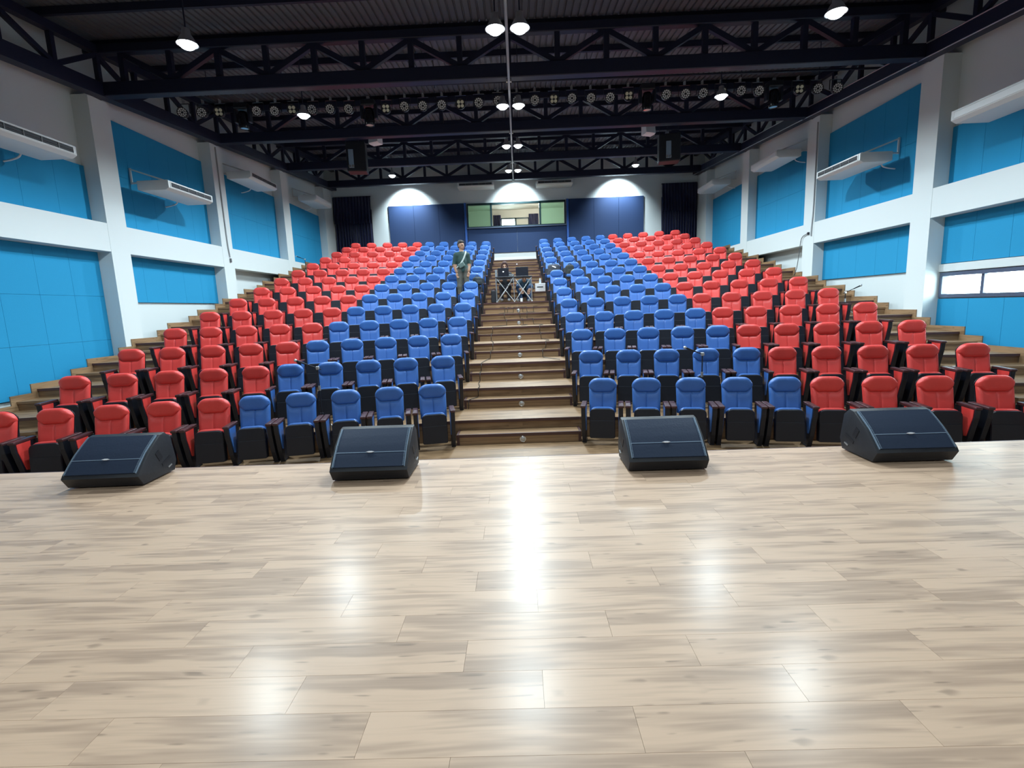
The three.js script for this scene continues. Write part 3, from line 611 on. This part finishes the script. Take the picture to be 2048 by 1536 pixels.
// ------------------------------------------------------------------ stage monitors
{
  const prof = [[0, 0.012], [0.055, 0.10], [0.035, 0.13], [-0.10, 0.262], [-0.27, 0.375], [-0.33, 0.385], [-0.40, 0.33], [-0.44, 0.10], [-0.40, 0.012]];
  const W = 0.64;
  const cab = toCreasedNormals(prismX(prof, -W / 2, W / 2, 0.008), 0.4);
  const face = (t) => { // along the grille, t 0..1
    const c = [[0.04, 0.125], [-0.03, 0.197], [-0.105, 0.263], [-0.185, 0.321], [-0.262, 0.371]], i = Math.min(3, Math.floor(t * 4)), f = t * 4 - i;
    return [mix(c[i][0], c[i + 1][0], f), mix(c[i][1], c[i + 1][1], f)];
  };
  const sheet = (t0, t1, x0, x1, lift) => {
    const a = [], b = [], n = 8;
    for (let i = 0; i <= n; i++) { const p = face(mix(t0, t1, i / n)); a.push([p[0] + 0.64 * lift, p[1] + 0.77 * lift]); b.push([p[0] - 0.004, p[1] - 0.004]); }
    return toCreasedNormals(prismX([...a, ...b.reverse()], x0, x1), 0.5);
  };
  const lower = sheet(0.0, 0.325, -W / 2 + 0.03, W / 2 - 0.03, 0.012), upper = sheet(0.335, 1, -W / 2 + 0.03, W / 2 - 0.03, 0.012);
  const teeth = []; for (let i = 0; i < 34; i++) { const p = face((i + 0.5) / 34); teeth.push(bx(0.008, 0.004, 0.0055, 0, p[1] + 0.011, p[0] + 0.009, 0.75)); }
  const edge = (s) => join([sheet(0, 1, s * (W / 2 - 0.024) - 0.003, s * (W / 2 - 0.024) + 0.003, 0.012), ...teeth.map((g) => g.clone().translate(s * (W / 2 - 0.034), 0, 0))]);
  const seamLine = sheet(0.323, 0.337, -W / 2 + 0.03, W / 2 - 0.03, 0.0145);
  const pm = face(0.33);
  const badge = T(ext(poly([[-0.035, 0], [-0.012, 0.007], [0.012, 0.007], [0.035, 0], [0.012, -0.007], [-0.012, -0.007]]), 0.005, 0.001), 0, pm[1] + 0.0125, pm[0] + 0.0105, -0.86);
  const handle = (s) => join([bx(0.012, 0.09, 0.05, s * (W / 2 - 0.003), 0.2, -0.22, 0.5), bx(0.012, 0.03, 0.12, s * (W / 2 - 0.003), 0.13, -0.3, 0.4)]);
  const small = (s) => bx(0.006, 0.012, 0.05, s * (W / 2 + 0.001), 0.07, -0.34, 0.3);
  const spots = [[-3.52, -3.96, 0.03, 'before the red seats, windowless wall side'], [-1.27, -3.93, 0.0, 'beside the middle stairs, windowless wall side'], [1.17, -3.93, -0.01, 'beside the middle stairs, window wall side'], [3.16, -3.95, -0.02, 'before the red seats, window wall side']];
  for (const [x, z, turn, label] of spots) {
    const t = thing('stage_monitor', 'black wedge stage monitor on the stage edge ' + label, 'loudspeaker', [x, STAGE_Y, z], turn, 'wedge monitors on the stage edge');
    mesh('cabinet', cab, M.cabinet, t);
    mesh('grille', upper, M.grille, t); mesh('grille', lower, M.grille, t);
    for (const s of [-1, 1]) { mesh('grille_edge', edge(s), M.trim, t); mesh('handle_recess', handle(s), M.black, t); mesh('side_badge', small(s), M.silver, t); mesh('foot', bx(0.03, 0.02, 0.3, s * 0.26, 0.008, -0.2), M.black, t); }
    mesh('seam', seamLine, M.trim, t); mesh('badge', badge, M.whitePlastic, t);
  }
}

// ------------------------------------------------------------------ desk on the stairs with two laptops
const TZ = -13.68, TY = 7 * RISE;              // floor level and front of the desk
{
  const t = thing('folding_table', 'folding table with crossed silver legs standing on the middle stairs', 'table', [-0.10, TY, TZ - 0.25]);
  const w = 0.48, d = 0.21, h = 0.66;
  mesh('table_top', rb(2 * w + 0.04, 0.03, 2 * d + 0.06, 0.01, 0, h + 0.015, 0), M.plastic, t);
  for (const z of [d, -d]) {
    for (const x of [-w, 0, w]) mesh('leg', rod([x, 0.01, z], [x - 0.01, h, z], 0.009, 8), M.silver, t);
    for (const x of [-w, 0]) { mesh('cross_brace', rod([x, 0.01, z + 0.012], [x + w, h, z + 0.012], 0.009, 8), M.silver, t); mesh('cross_brace', rod([x + w, 0.01, z - 0.012], [x, h, z - 0.012], 0.009, 8), M.silver, t); }
    for (const x of [-w, 0, w]) mesh('foot', new THREE.SphereGeometry(0.016, 8, 6).translate(x, 0.016, z), M.whitePlastic, t);
  }
  const laptop = (name, label, x, sw, sh, turn, logo) => {
    const l = thing(name, label, 'laptop', [x, TY + h + 0.03, TZ - 0.17], turn);
    mesh('base', rb(sw, 0.016, sh, 0.005, 0, 0.008, -sh / 2 - 0.02, 0, 0, 0, 1), M.louvre, l);
    const lid = mesh('lid', T(rb(sw, sh, 0.01, 0.004, 0, sh / 2, 0, 0, 0, 0, 1), 0, 0.012, 0, 0.12), M.plastic, l);
    if (logo) mesh('lit_logo', T(new THREE.SphereGeometry(0.019, 12, 6).scale(1, 1, 0.2), 0, 0.012 + sh * 0.55, 0.021), std(0xffffff, 0.4, { emissive: lin(1, 1, 1), emissiveIntensity: 0.8 }), lid);
    return l;
  };
  laptop('open_laptop', 'open black laptop with a lit white round logo on the table', -0.38, 0.30, 0.225, 0.02, true);
  laptop('open_laptop', 'wider dark open laptop without a logo on the table', 0.13, 0.34, 0.235, -0.02, false);
  const c = thing('audio_interface', 'small grey box between the two laptops on the table', 'audio box', [-0.16, TY + h + 0.03, TZ - 0.2]);
  mesh('housing', rb(0.14, 0.06, 0.12, 0.008, 0, 0.03, 0), M.louvre, c); mesh('knob', cyl(0.012, 0.012, 0.015, 0.03, 0.03, 0.066, Math.PI / 2), M.silver, c);
  const g = thing('grey_case', 'grey upright case at the end of the table beside the logo laptop', 'case', [-0.575, TY + h + 0.03, TZ - 0.2]);
  mesh('shell', rb(0.06, 0.19, 0.12, 0.012, 0, 0.095, 0), std(lin(0.2, 0.22, 0.24), 0.5), g); mesh('latch', bx(0.02, 0.03, 0.01, 0, 0.12, 0.062), M.silver, g);
  const b = thing('white_ticket_box', 'white box with a black slot on the stairs beside the table', 'box', [0.66, 8 * RISE, -14.9]);
  mesh('body', rb(0.29, 0.2, 0.24, 0.012, 0, 0.1, 0), M.whitePlastic, b); mesh('lid', rb(0.30, 0.04, 0.25, 0.01, 0, 0.215, 0), M.whitePlastic, b); mesh('slot', bx(0.18, 0.03, 0.01, -0.01, 0.13, 0.118), M.black, b);
  const w2 = thing('water_bottle', 'small clear water bottle standing on the white box', 'bottle', [0.66, 8 * RISE + 0.236, -14.88]);
  mesh('bottle', new THREE.LatheGeometry([[0, 0], [0.03, 0], [0.032, 0.02], [0.03, 0.1], [0.014, 0.13], [0.012, 0.14], [0, 0.14]].map((p) => new THREE.Vector2(...p)), 14), std(lin(0.8, 0.88, 0.92), 0.1, { transmission: 0.6, thickness: 0 }), w2); mesh('cap', cyl(0.014, 0.014, 0.016, 0, 0.147, 0), M.whitePlastic, w2);
  const cup = thing('paper_cup', 'white paper cup on the step under the table', 'cup', [0.09, TY, TZ - 0.02]);
  mesh('cup', cyl(0.036, 0.028, 0.09, 0, 0.045, 0), M.paper, cup); mesh('lid', cyl(0.038, 0.038, 0.01, 0, 0.093, 0), M.paper, cup);
  const bag = thing('speaker_case', 'black upright bag under the table next to the windowless side seats', 'bag', [-0.66, TY, TZ - 0.3]);
  mesh('body', rb(0.16, 0.34, 0.3, 0.03, 0, 0.17, 0), M.black, bag); mesh('handle', T(new THREE.TorusGeometry(0.05, 0.009, 6, 14, Math.PI), 0, 0.34, 0), M.plastic, bag);
}

// ------------------------------------------------------------------ people
function figure(bones, cell, colors, blend = 0.03) {  // bones: [[x,y,z,r],[x,y,z,r], colour index]
  const box = new THREE.Box3();
  for (const [a, b] of bones) for (const p of [a, b]) { box.expandByPoint(new THREE.Vector3(p[0] - p[3] - 0.05, p[1] - p[3] - 0.05, p[2] - p[3] - 0.05)); box.expandByPoint(new THREE.Vector3(p[0] + p[3] + 0.05, p[1] + p[3] + 0.05, p[2] + p[3] + 0.05)); }
  const c = box.getCenter(new THREE.Vector3()), S = Math.max(...box.getSize(new THREE.Vector3()).toArray()) / 2 * 1.03, N = Math.min(120, Math.ceil(2 * S / cell));
  const mc = new MarchingCubes(N, M.plastic, false, false, 120000), h = N / 2;
  const dist = (x, y, z, A) => {
    const [a, b] = A, dx = b[0] - a[0], dy = b[1] - a[1], dz = b[2] - a[2], L = dx * dx + dy * dy + dz * dz;
    const t = L ? clamp(((x - a[0]) * dx + (y - a[1]) * dy + (z - a[2]) * dz) / L) : 0;
    return Math.hypot(x - a[0] - t * dx, y - a[1] - t * dy, z - a[2] - t * dz) - mix(a[3], b[3], t);
  };
  const field = (x, y, z) => { let d = 9; for (const A of bones) { const e = dist(x, y, z, A), q = Math.max(blend - Math.abs(d - e), 0) / blend; d = Math.min(d, e) - q * q * blend * 0.25; } return d; };
  for (let k = 0; k < N; k++) for (let j = 0; j < N; j++) for (let i = 0; i < N; i++) mc.field[i + N * j + N * N * k] = -field(c.x + (i - h) / h * S, c.y + (j - h) / h * S, c.z + (k - h) / h * S);
  mc.isolation = 0; mc.update();
  const n = mc.count, pos = new Float32Array(n * 3), nor = new Float32Array(n * 3), col = new Float32Array(n * 3);
  for (let i = 0; i < n; i++) {
    const p = [c.x + mc.positionArray[i * 3] * S, c.y + mc.positionArray[i * 3 + 1] * S, c.z + mc.positionArray[i * 3 + 2] * S];
    pos.set(p, i * 3);
    const e = 0.004, g = new THREE.Vector3(field(p[0] + e, p[1], p[2]) - field(p[0] - e, p[1], p[2]), field(p[0], p[1] + e, p[2]) - field(p[0], p[1] - e, p[2]), field(p[0], p[1], p[2] + e) - field(p[0], p[1], p[2] - e)).normalize();
    nor.set([g.x, g.y, g.z], i * 3);
    let best = 9, ci = 0; for (const A of bones) { const d = dist(...p, A); if (d < best) { best = d; ci = A[2]; } }
    col.set(colors[ci], i * 3);
  }
  const g = new THREE.BufferGeometry(); g.setAttribute('position', new THREE.BufferAttribute(pos, 3)); g.setAttribute('normal', new THREE.BufferAttribute(nor, 3)); g.setAttribute('color', new THREE.BufferAttribute(col, 3));
  return g;
}
const skinMat = () => new THREE.MeshPhysicalMaterial({ vertexColors: true, roughness: 0.75 });
const both = (a) => mergeGeometries(a.map((g) => { for (const k of Object.keys(g.attributes)) if (!['position', 'normal', 'color'].includes(k)) g.deleteAttribute(k); return g.index ? g.toNonIndexed() : g; }));
// head at the origin of its neck, facing +z, about 0.23 m tall
function headGeo(skin, dark, lips) {
  const b = [
    [[0, 0.13, -0.012, 0.082], [0, 0.165, -0.02, 0.08], 0], [[0, 0.07, 0.02, 0.058], [0, 0.12, 0.02, 0.068], 0], [[0, 0.035, 0.045, 0.032], [0, 0.06, 0.04, 0.045], 0],
    [[0, -0.05, -0.01, 0.052], [0, 0.06, -0.01, 0.05], 0], [[0, 0.125, 0.09, 0.008], [0, 0.085, 0.108, 0.014], 0],
    [[-0.034, 0.122, 0.077, 0.006], [-0.026, 0.122, 0.080, 0.006], 1], [[0.034, 0.122, 0.077, 0.006], [0.026, 0.122, 0.080, 0.006], 1],
    [[-0.043, 0.141, 0.075, 0.004], [-0.018, 0.142, 0.085, 0.004], 1], [[0.043, 0.141, 0.075, 0.004], [0.018, 0.142, 0.085, 0.004], 1],
    [[-0.02, 0.053, 0.082, 0.007], [0.02, 0.053, 0.082, 0.007], 2],
    [[-0.083, 0.13, -0.012, 0.011], [-0.08, 0.09, -0.006, 0.009], 0], [[0.083, 0.13, -0.012, 0.011], [0.08, 0.09, -0.006, 0.009], 0],
  ];
  return figure(b, 0.0045, [skin, dark, lips], 0.016);
}
function handGeo(skin) {                       // palm along -y from the wrist, fingers slightly curled, thumb towards +x
  const b = [[[0, 0, 0, 0.024], [0, -0.05, 0.002, 0.028], 0], [[0.012, -0.045, 0.002, 0.02], [0.02, -0.075, 0.004, 0.018], 0], [[-0.012, -0.045, 0.002, 0.02], [-0.022, -0.07, 0.004, 0.017], 0]];
  [[0.03, 0.07], [0.01, 0.08], [-0.01, 0.075], [-0.029, 0.058]].forEach(([x, L]) => { b.push([[x, -0.078, 0.004, 0.0095], [x * 1.05, -0.078 - L * 0.5, 0.01, 0.009], 0], [[x * 1.05, -0.078 - L * 0.5, 0.01, 0.009], [x * 1.05, -0.078 - L * 0.92, 0.03, 0.0075], 0]); });
  b.push([[0.022, -0.03, 0.006, 0.013], [0.045, -0.06, 0.016, 0.011], 0], [[0.045, -0.06, 0.016, 0.011], [0.05, -0.09, 0.024, 0.009], 0]);
  return figure(b, 0.0045, [skin], 0.008);
}
const SKIN = [0.36, 0.20, 0.13], DARK = [0.02, 0.015, 0.013], LIP = [0.30, 0.12, 0.10];
const head = headGeo(SKIN, DARK, LIP), hand = handGeo(SKIN);
const placed = (g, x, y, z, rx = 0, ry = 0, rz = 0, sx = 1) => { const q = g.clone(); if (sx < 0) { q.scale(-1, 1, 1); const p = q.attributes.position.array, n = q.attributes.normal.array, c = q.attributes.color.array; for (const a of [p, n, c]) for (let i = 0; i < a.length; i += 9) for (let k = 0; k < 3; k++) { const t = a[i + 3 + k]; a[i + 3 + k] = a[i + 6 + k]; a[i + 6 + k] = t; } } return T(q, x, y, z, rx, ry, rz); };
function hairCap(long) {
  const b = [[[0, 0.165, -0.034, 0.088], [0, 0.19, -0.025, 0.083], 0], [[0, 0.14, -0.055, 0.07], [0, 0.1, -0.06, 0.058], 0]];
  b.push([[-0.042, 0.215, 0.03, 0.03], [0.042, 0.215, 0.03, 0.03], 0]);
  if (long) for (const s of [-1, 1]) b.push([[s * 0.062, 0.18, 0.03, 0.034], [s * 0.088, 0.07, 0.03, 0.028], 0], [[s * 0.088, 0.07, 0.03, 0.028], [s * 0.085, -0.04, 0.0, 0.022], 0]);
  return figure(b, 0.007, [long ? [0.05, 0.018, 0.015] : DARK], 0.02);
}
{ // man standing between the rows, hand in pocket, head turned towards the stairs
  const C = [[0.018, 0.05, 0.048], [0.085, 0.085, 0.075], SKIN, [0.012, 0.012, 0.014]];
  const bones = [
    [[0, 0.95, 0, 0.125], [0, 1.18, 0, 0.13], 0], [[-0.05, 0.98, 0, 0.11], [0.05, 0.98, 0, 0.11], 0], [[-0.10, 1.32, -0.01, 0.085], [0.10, 1.32, -0.01, 0.085], 0], [[0, 1.15, 0, 0.13], [0, 1.32, -0.01, 0.11], 0], [[0, 1.38, -0.01, 0.06], [0, 1.45, 0, 0.05], 2],
    [[-0.165, 1.33, -0.01, 0.062], [-0.215, 1.08, -0.04, 0.052], 0], [[-0.215, 1.08, -0.04, 0.05], [-0.165, 0.88, 0.04, 0.042], 2],
    [[0.165, 1.33, -0.01, 0.062], [0.205, 1.08, -0.03, 0.052], 0], [[0.205, 1.08, -0.03, 0.05], [0.155, 0.90, 0.06, 0.042], 2],
    [[-0.07, 0.93, 0, 0.11], [0.07, 0.93, 0, 0.11], 1], [[-0.085, 0.88, 0, 0.095], [-0.10, 0.48, 0.015, 0.066], 1], [[-0.10, 0.48, 0.015, 0.066], [-0.11, 0.1, -0.01, 0.048], 1], [[0.085, 0.88, 0, 0.095], [0.10, 0.48, 0.03, 0.066], 1], [[0.10, 0.48, 0.03, 0.066], [0.11, 0.1, 0.0, 0.048], 1],
    [[-0.11, 0.05, -0.03, 0.045], [-0.13, 0.035, 0.13, 0.035], 3], [[0.11, 0.05, -0.02, 0.045], [0.13, 0.035, 0.14, 0.035], 3],
  ];
  const t = thing('person', 'person in a dark green polo shirt with a pale strap standing among the blue seats', 'person', [-1.50, 7 * RISE, -13.95], 0.25);
  const body = both([figure(bones, 0.014, C, 0.04), placed(head, 0, 1.455, 0.0, 0.05, 0.55, 0), placed(hand, -0.16, 0.85, 0.05, -0.2, 0.3, 0.1, -1), placed(hand, 0.15, 0.87, 0.07, -0.2, -0.3, -0.1)]);
  const b = mesh('body', body, skinMat(), t);
  mesh('hair', placed(hairCap(false), 0, 1.455, 0, 0.05, 0.55, 0), skinMat(), t);
  mesh('shoulder_strap', tube([[0.11, 1.41, 0.03], [0.09, 1.36, 0.105], [0.03, 1.22, 0.145], [-0.06, 1.08, 0.15], [-0.14, 0.99, 0.10], [-0.165, 0.97, 0], [-0.1, 1.1, -0.13], [0.05, 1.32, -0.125], [0.11, 1.41, -0.03], [0.11, 1.41, 0.03]], 0.022, 50, 8), std(lin(0.45, 0.5, 0.48), 0.8), t);
  mesh('shoulder_bag', rb(0.18, 0.13, 0.07, 0.03, -0.04, 1.04, 0.155, 0.1, -0.2, 0.5), std(lin(0.10, 0.15, 0.14), 0.8), t);
}
{ // woman seated behind the logo laptop
  const C = [[0.010, 0.011, 0.016], [0.012, 0.013, 0.022], SKIN, [0.30, 0.30, 0.32]];
  const bones = [
    [[0, 0.12, 0, 0.13], [0, 0.36, 0.03, 0.12], 0], [[-0.09, 0.5, 0.03, 0.072], [0.09, 0.5, 0.03, 0.072], 0], [[0, 0.34, 0.03, 0.12], [0, 0.5, 0.03, 0.09], 0], [[0, 0.55, 0.03, 0.05], [0, 0.62, 0.04, 0.046], 2],
    [[-0.15, 0.5, 0.03, 0.055], [-0.19, 0.28, 0.12, 0.046], 0], [[-0.19, 0.28, 0.12, 0.045], [-0.10, 0.30, 0.34, 0.034], 0], [[0.15, 0.5, 0.03, 0.055], [0.19, 0.28, 0.12, 0.046], 0], [[0.19, 0.28, 0.12, 0.045], [0.10, 0.30, 0.34, 0.034], 0],
    [[-0.08, 0.11, 0, 0.11], [0.08, 0.11, 0, 0.11], 1], [[-0.09, 0.1, 0.05, 0.088], [-0.11, 0.13, 0.42, 0.064], 1], [[-0.11, 0.13, 0.42, 0.064], [-0.10, -0.20, 0.44, 0.046], 1], [[0.09, 0.1, 0.05, 0.088], [0.11, 0.13, 0.42, 0.064], 1], [[0.11, 0.13, 0.42, 0.064], [0.10, -0.20, 0.44, 0.046], 1],
    [[-0.10, -0.24, 0.42, 0.042], [-0.11, -0.25, 0.56, 0.032], 3], [[0.10, -0.24, 0.42, 0.042], [0.11, -0.25, 0.56, 0.032], 3],
  ];
  const t = thing('person', 'person with long dark hair in black clothes seated behind the logo laptop', 'person', [-0.36, 8 * RISE + 0.03, -14.80], 0.0);
  mesh('body', both([figure(bones, 0.013, C, 0.035), placed(head, 0, 0.60, 0.045, 0.12, 0, 0), placed(hand, -0.10, 0.30, 0.36, -1.45, 0, 0, -1), placed(hand, 0.10, 0.30, 0.36, -1.45, 0, 0)]), skinMat(), t);
  mesh('hair', placed(hairCap(true), 0, 0.60, 0.045, 0.12, 0, 0), skinMat(), t);
}
{ // person crouching behind the table, head below the top
  const C = [[0.02, 0.05, 0.085], [0.035, 0.085, 0.19], SKIN, [0.25, 0.25, 0.26]];
  const bones = [
    [[0, 0.16, -0.02, 0.13], [0, 0.36, 0.12, 0.115], 0], [[-0.09, 0.44, 0.17, 0.07], [0.09, 0.44, 0.17, 0.07], 0], [[0, 0.34, 0.11, 0.11], [0, 0.45, 0.17, 0.09], 0], [[0, 0.48, 0.20, 0.05], [0, 0.53, 0.25, 0.046], 2],
    [[-0.15, 0.43, 0.17, 0.055], [-0.19, 0.24, 0.28, 0.046], 0], [[-0.19, 0.24, 0.28, 0.044], [-0.06, 0.18, 0.36, 0.034], 2], [[0.15, 0.43, 0.17, 0.055], [0.21, 0.24, 0.27, 0.046], 0], [[0.21, 0.24, 0.27, 0.044], [0.10, 0.16, 0.37, 0.034], 2],
    [[-0.08, 0.12, -0.02, 0.11], [0.08, 0.12, -0.02, 0.11], 1], [[-0.09, 0.12, 0, 0.09], [-0.17, 0.28, 0.27, 0.066], 1], [[-0.17, 0.28, 0.27, 0.066], [-0.10, 0.06, 0.33, 0.048], 1], [[0.09, 0.12, 0, 0.09], [0.17, 0.28, 0.27, 0.066], 1], [[0.17, 0.28, 0.27, 0.066], [0.10, 0.06, 0.33, 0.048], 1],
    [[-0.10, 0.035, 0.30, 0.04], [-0.11, 0.03, 0.44, 0.03], 3], [[0.10, 0.035, 0.30, 0.04], [0.11, 0.03, 0.44, 0.03], 3],
  ];
  for (const b of bones) for (const p of [b[0], b[1]]) if (p[1] > 0.1) p[1] += 0.14;
  const t = thing('person', 'person in blue jeans crouching behind the crossed table legs', 'person', [0.19, TY, -14.66], 0.0);
  mesh('body', both([figure(bones, 0.013, C, 0.035), placed(head, 0, 0.50, 0.235, 0.75, 0, 0).translate(0, 0.11, 0.02), placed(hand, -0.06, 0.33, 0.36, -0.6, 0, 0, -1), placed(hand, 0.10, 0.31, 0.37, -0.6, 0, 0)]), skinMat(), t);
  mesh('hair', placed(hairCap(false), 0, 0.50, 0.235, 0.75, 0, 0).translate(0, 0.11, 0.02), skinMat(), t);
}
// ------------------------------------------------------------------ bags on the seats
function bagOn(label, p, w, h, d, turn, color, patch) {
  const t = thing('backpack', label, 'bag', p, turn, 'bags left on the seats');
  const b = mesh('body', rb(w, h, d, Math.min(w, d) * 0.35, 0, h / 2, 0, -0.1, 0, 0, 4), std(color, 0.75), t);
  mesh('front_pocket', rb(w * 0.7, h * 0.45, 0.06, 0.025, 0, h * 0.32, d / 2, -0.1, 0, 0, 3), std(color, 0.8), t);
  mesh('handle', T(new THREE.TorusGeometry(0.05, 0.01, 6, 14, Math.PI), 0, h - 0.01, 0), M.plastic, t);
  if (patch) mesh('white_mark', rb(w * 0.35, 0.035, 0.012, 0.005, 0.02, h * 0.78, d / 2 - 0.005, -0.5, 0, -0.5, 1), M.whitePlastic, t);
}
{
  const a = seatAt(1, 8, 0), b = seatAt(1, 8, 1), c = seatAt(-1, 7, 0);
  bagOn('dark grey backpack with a white mark on a blue seat by the stairs', [a[0] - 0.01, a[1] + 0.44, a[2] + 0.23], 0.36, 0.36, 0.22, -0.2, lin(0.035, 0.04, 0.055), true);
  bagOn('black-green bag on the blue seat next to the backpack with the mark', [b[0] - 0.12, b[1] + 0.44, b[2] + 0.25], 0.24, 0.32, 0.2, 0.2, lin(0.02, 0.025, 0.025), false);
  bagOn('dark bag slumped on the seat behind the table, windowless wall side', [c[0] + 0.10, c[1] + 0.50, c[2] + 0.22], 0.24, 0.24, 0.2, 0.5, lin(0.02, 0.03, 0.04), false);
}
// ------------------------------------------------------------------ microphone stands
function micStand(label, x, y, z, h, lean, boom) {
  const t = thing('microphone_stand', label, 'microphone stand', [x, y, z], lean, 'microphone stands among the seats');
  for (let i = 0; i < 3; i++) { const a = i * 2.094 + 0.5; mesh('leg', rod([0.02 * Math.cos(a), 0.16, 0.02 * Math.sin(a)], [0.2 * Math.cos(a), 0.012, 0.2 * Math.sin(a)], 0.008, 8), M.silver, t); }
  mesh('hub', cyl(0.024, 0.024, 0.09, 0, 0.15, 0), M.plastic, t);
  mesh('pole', rod([0, 0.1, 0], [0, h, 0], 0.0085, 10), M.plastic, t);
  mesh('clutch', cyl(0.017, 0.017, 0.07, 0, h * 0.66, 0), M.silver, t);
  const e = [boom * 0.9, h + Math.abs(boom) * 0.35, 0];
  mesh('boom', rod([-boom * 0.25, h - Math.abs(boom) * 0.1, 0], e, 0.007, 8), M.plastic, t);
  mesh('boom_clamp', rb(0.045, 0.05, 0.035, 0.01, 0, h, 0, 0, 0, 0, 1), M.silver, t);
  const dir = new THREE.Vector3(boom, Math.abs(boom) * 0.4, 0).normalize(), m = (k) => [e[0] + dir.x * k, e[1] + dir.y * k, 0];
  const mic = mesh('microphone', rod(m(-0.02), m(0.13), 0.010, 10, 0.014), M.plastic, t);
  mesh('mic_grille', new THREE.SphereGeometry(0.023, 12, 8).translate(...m(0.15)), M.silver, mic);
}
micStand('black microphone stand at the end of the red seats by the window wall', 6.84, 5 * RISE, -10.66, 0.48, 0.1, 0.22);
micStand('black microphone stand before a blue seat in the second row, window wall side', 2.53, RISE, -6.93, 0.84, 0.2, -0.14);
micStand('black microphone stand between blue seats in the second row, windowless wall side', -2.86, RISE, -6.93, 0.84, 0.0, -0.18);
micStand('thin microphone stand in the upper aisle at the windowless wall', -6.75, 9 * RISE, -16.2, 1.05, 0, -0.14);
micStand('microphone stand behind the last row before the curtain, windowless wall side', -6.85, 13 * RISE, -21.6, 0.95, 0.3, 0.1);
micStand('microphone stand behind the last row before the curtain, window wall side', 6.85, 13 * RISE, -21.6, 0.95, 0.3, -0.1);

// ------------------------------------------------------------------ cables over the stairs
function stairY(z) {
  const d = -z; if (d < D1) return 0;
  const k = Math.floor((d - D1) / ROW), f = d - D1 - k * ROW;
  return k * RISE + (f < NARROW ? RISER : RISE);
}
function stairCable(label, pts) {
  const curve = new THREE.CatmullRomCurve3(pts.map(([x, z]) => new THREE.Vector3(x, 0, z))), out = [];
  for (let i = 0; i <= 160; i++) {
    const p = curve.getPoint(i / 160), y = Math.max(stairY(p.z), stairY(p.z - 0.03)) + 0.012;
    if (out.length && Math.abs(out[out.length - 1][1] - y) > 0.05) { const q = out[out.length - 1], z = y > q[1] ? q[2] : p.z; out.push([q[0], mix(q[1], y, 0.5), z + 0.016]); }
    out.push([p.x, y, p.z]);
  }
  const c = new THREE.CatmullRomCurve3(out.map((p) => new THREE.Vector3(...p)), false, 'centripetal');
  tag(mesh('floor_cable', new THREE.TubeGeometry(c, 420, 0.006, 5), M.cable, scene), label, 'cable', 'cables trailing over the stairs');
}
stairCable('black cable trailing down the stairs along the windowless wall side seats', [[-0.2, -13.4], [-0.5, -12.9], [-0.3, -12.2], [-0.62, -11.3], [-0.55, -10.3], [-0.7, -9.4], [-0.74, -8.6], [-0.70, -8.1], [-0.85, -7.75]]);
stairCable('black cable trailing down the stairs along the window wall side seats', [[0.1, -13.4], [0.42, -13.0], [0.2, -12.4], [0.55, -11.9], [0.45, -11.2], [0.62, -10.6], [0.45, -9.9], [0.74, -9.3]]);
stairCable('black cable looping on the upper stairs below the table', [[-0.5, -13.42], [-0.25, -13.2], [0.0, -13.35], [0.25, -13.15], [0.5, -13.4]]);
stairCable('thin black cable hanging from the table over two steps', [[-0.05, -13.5], [0.02, -12.9], [0.05, -12.3], [0.2, -11.9], [0.05, -11.6]]);

renderer.render(scene, camera);
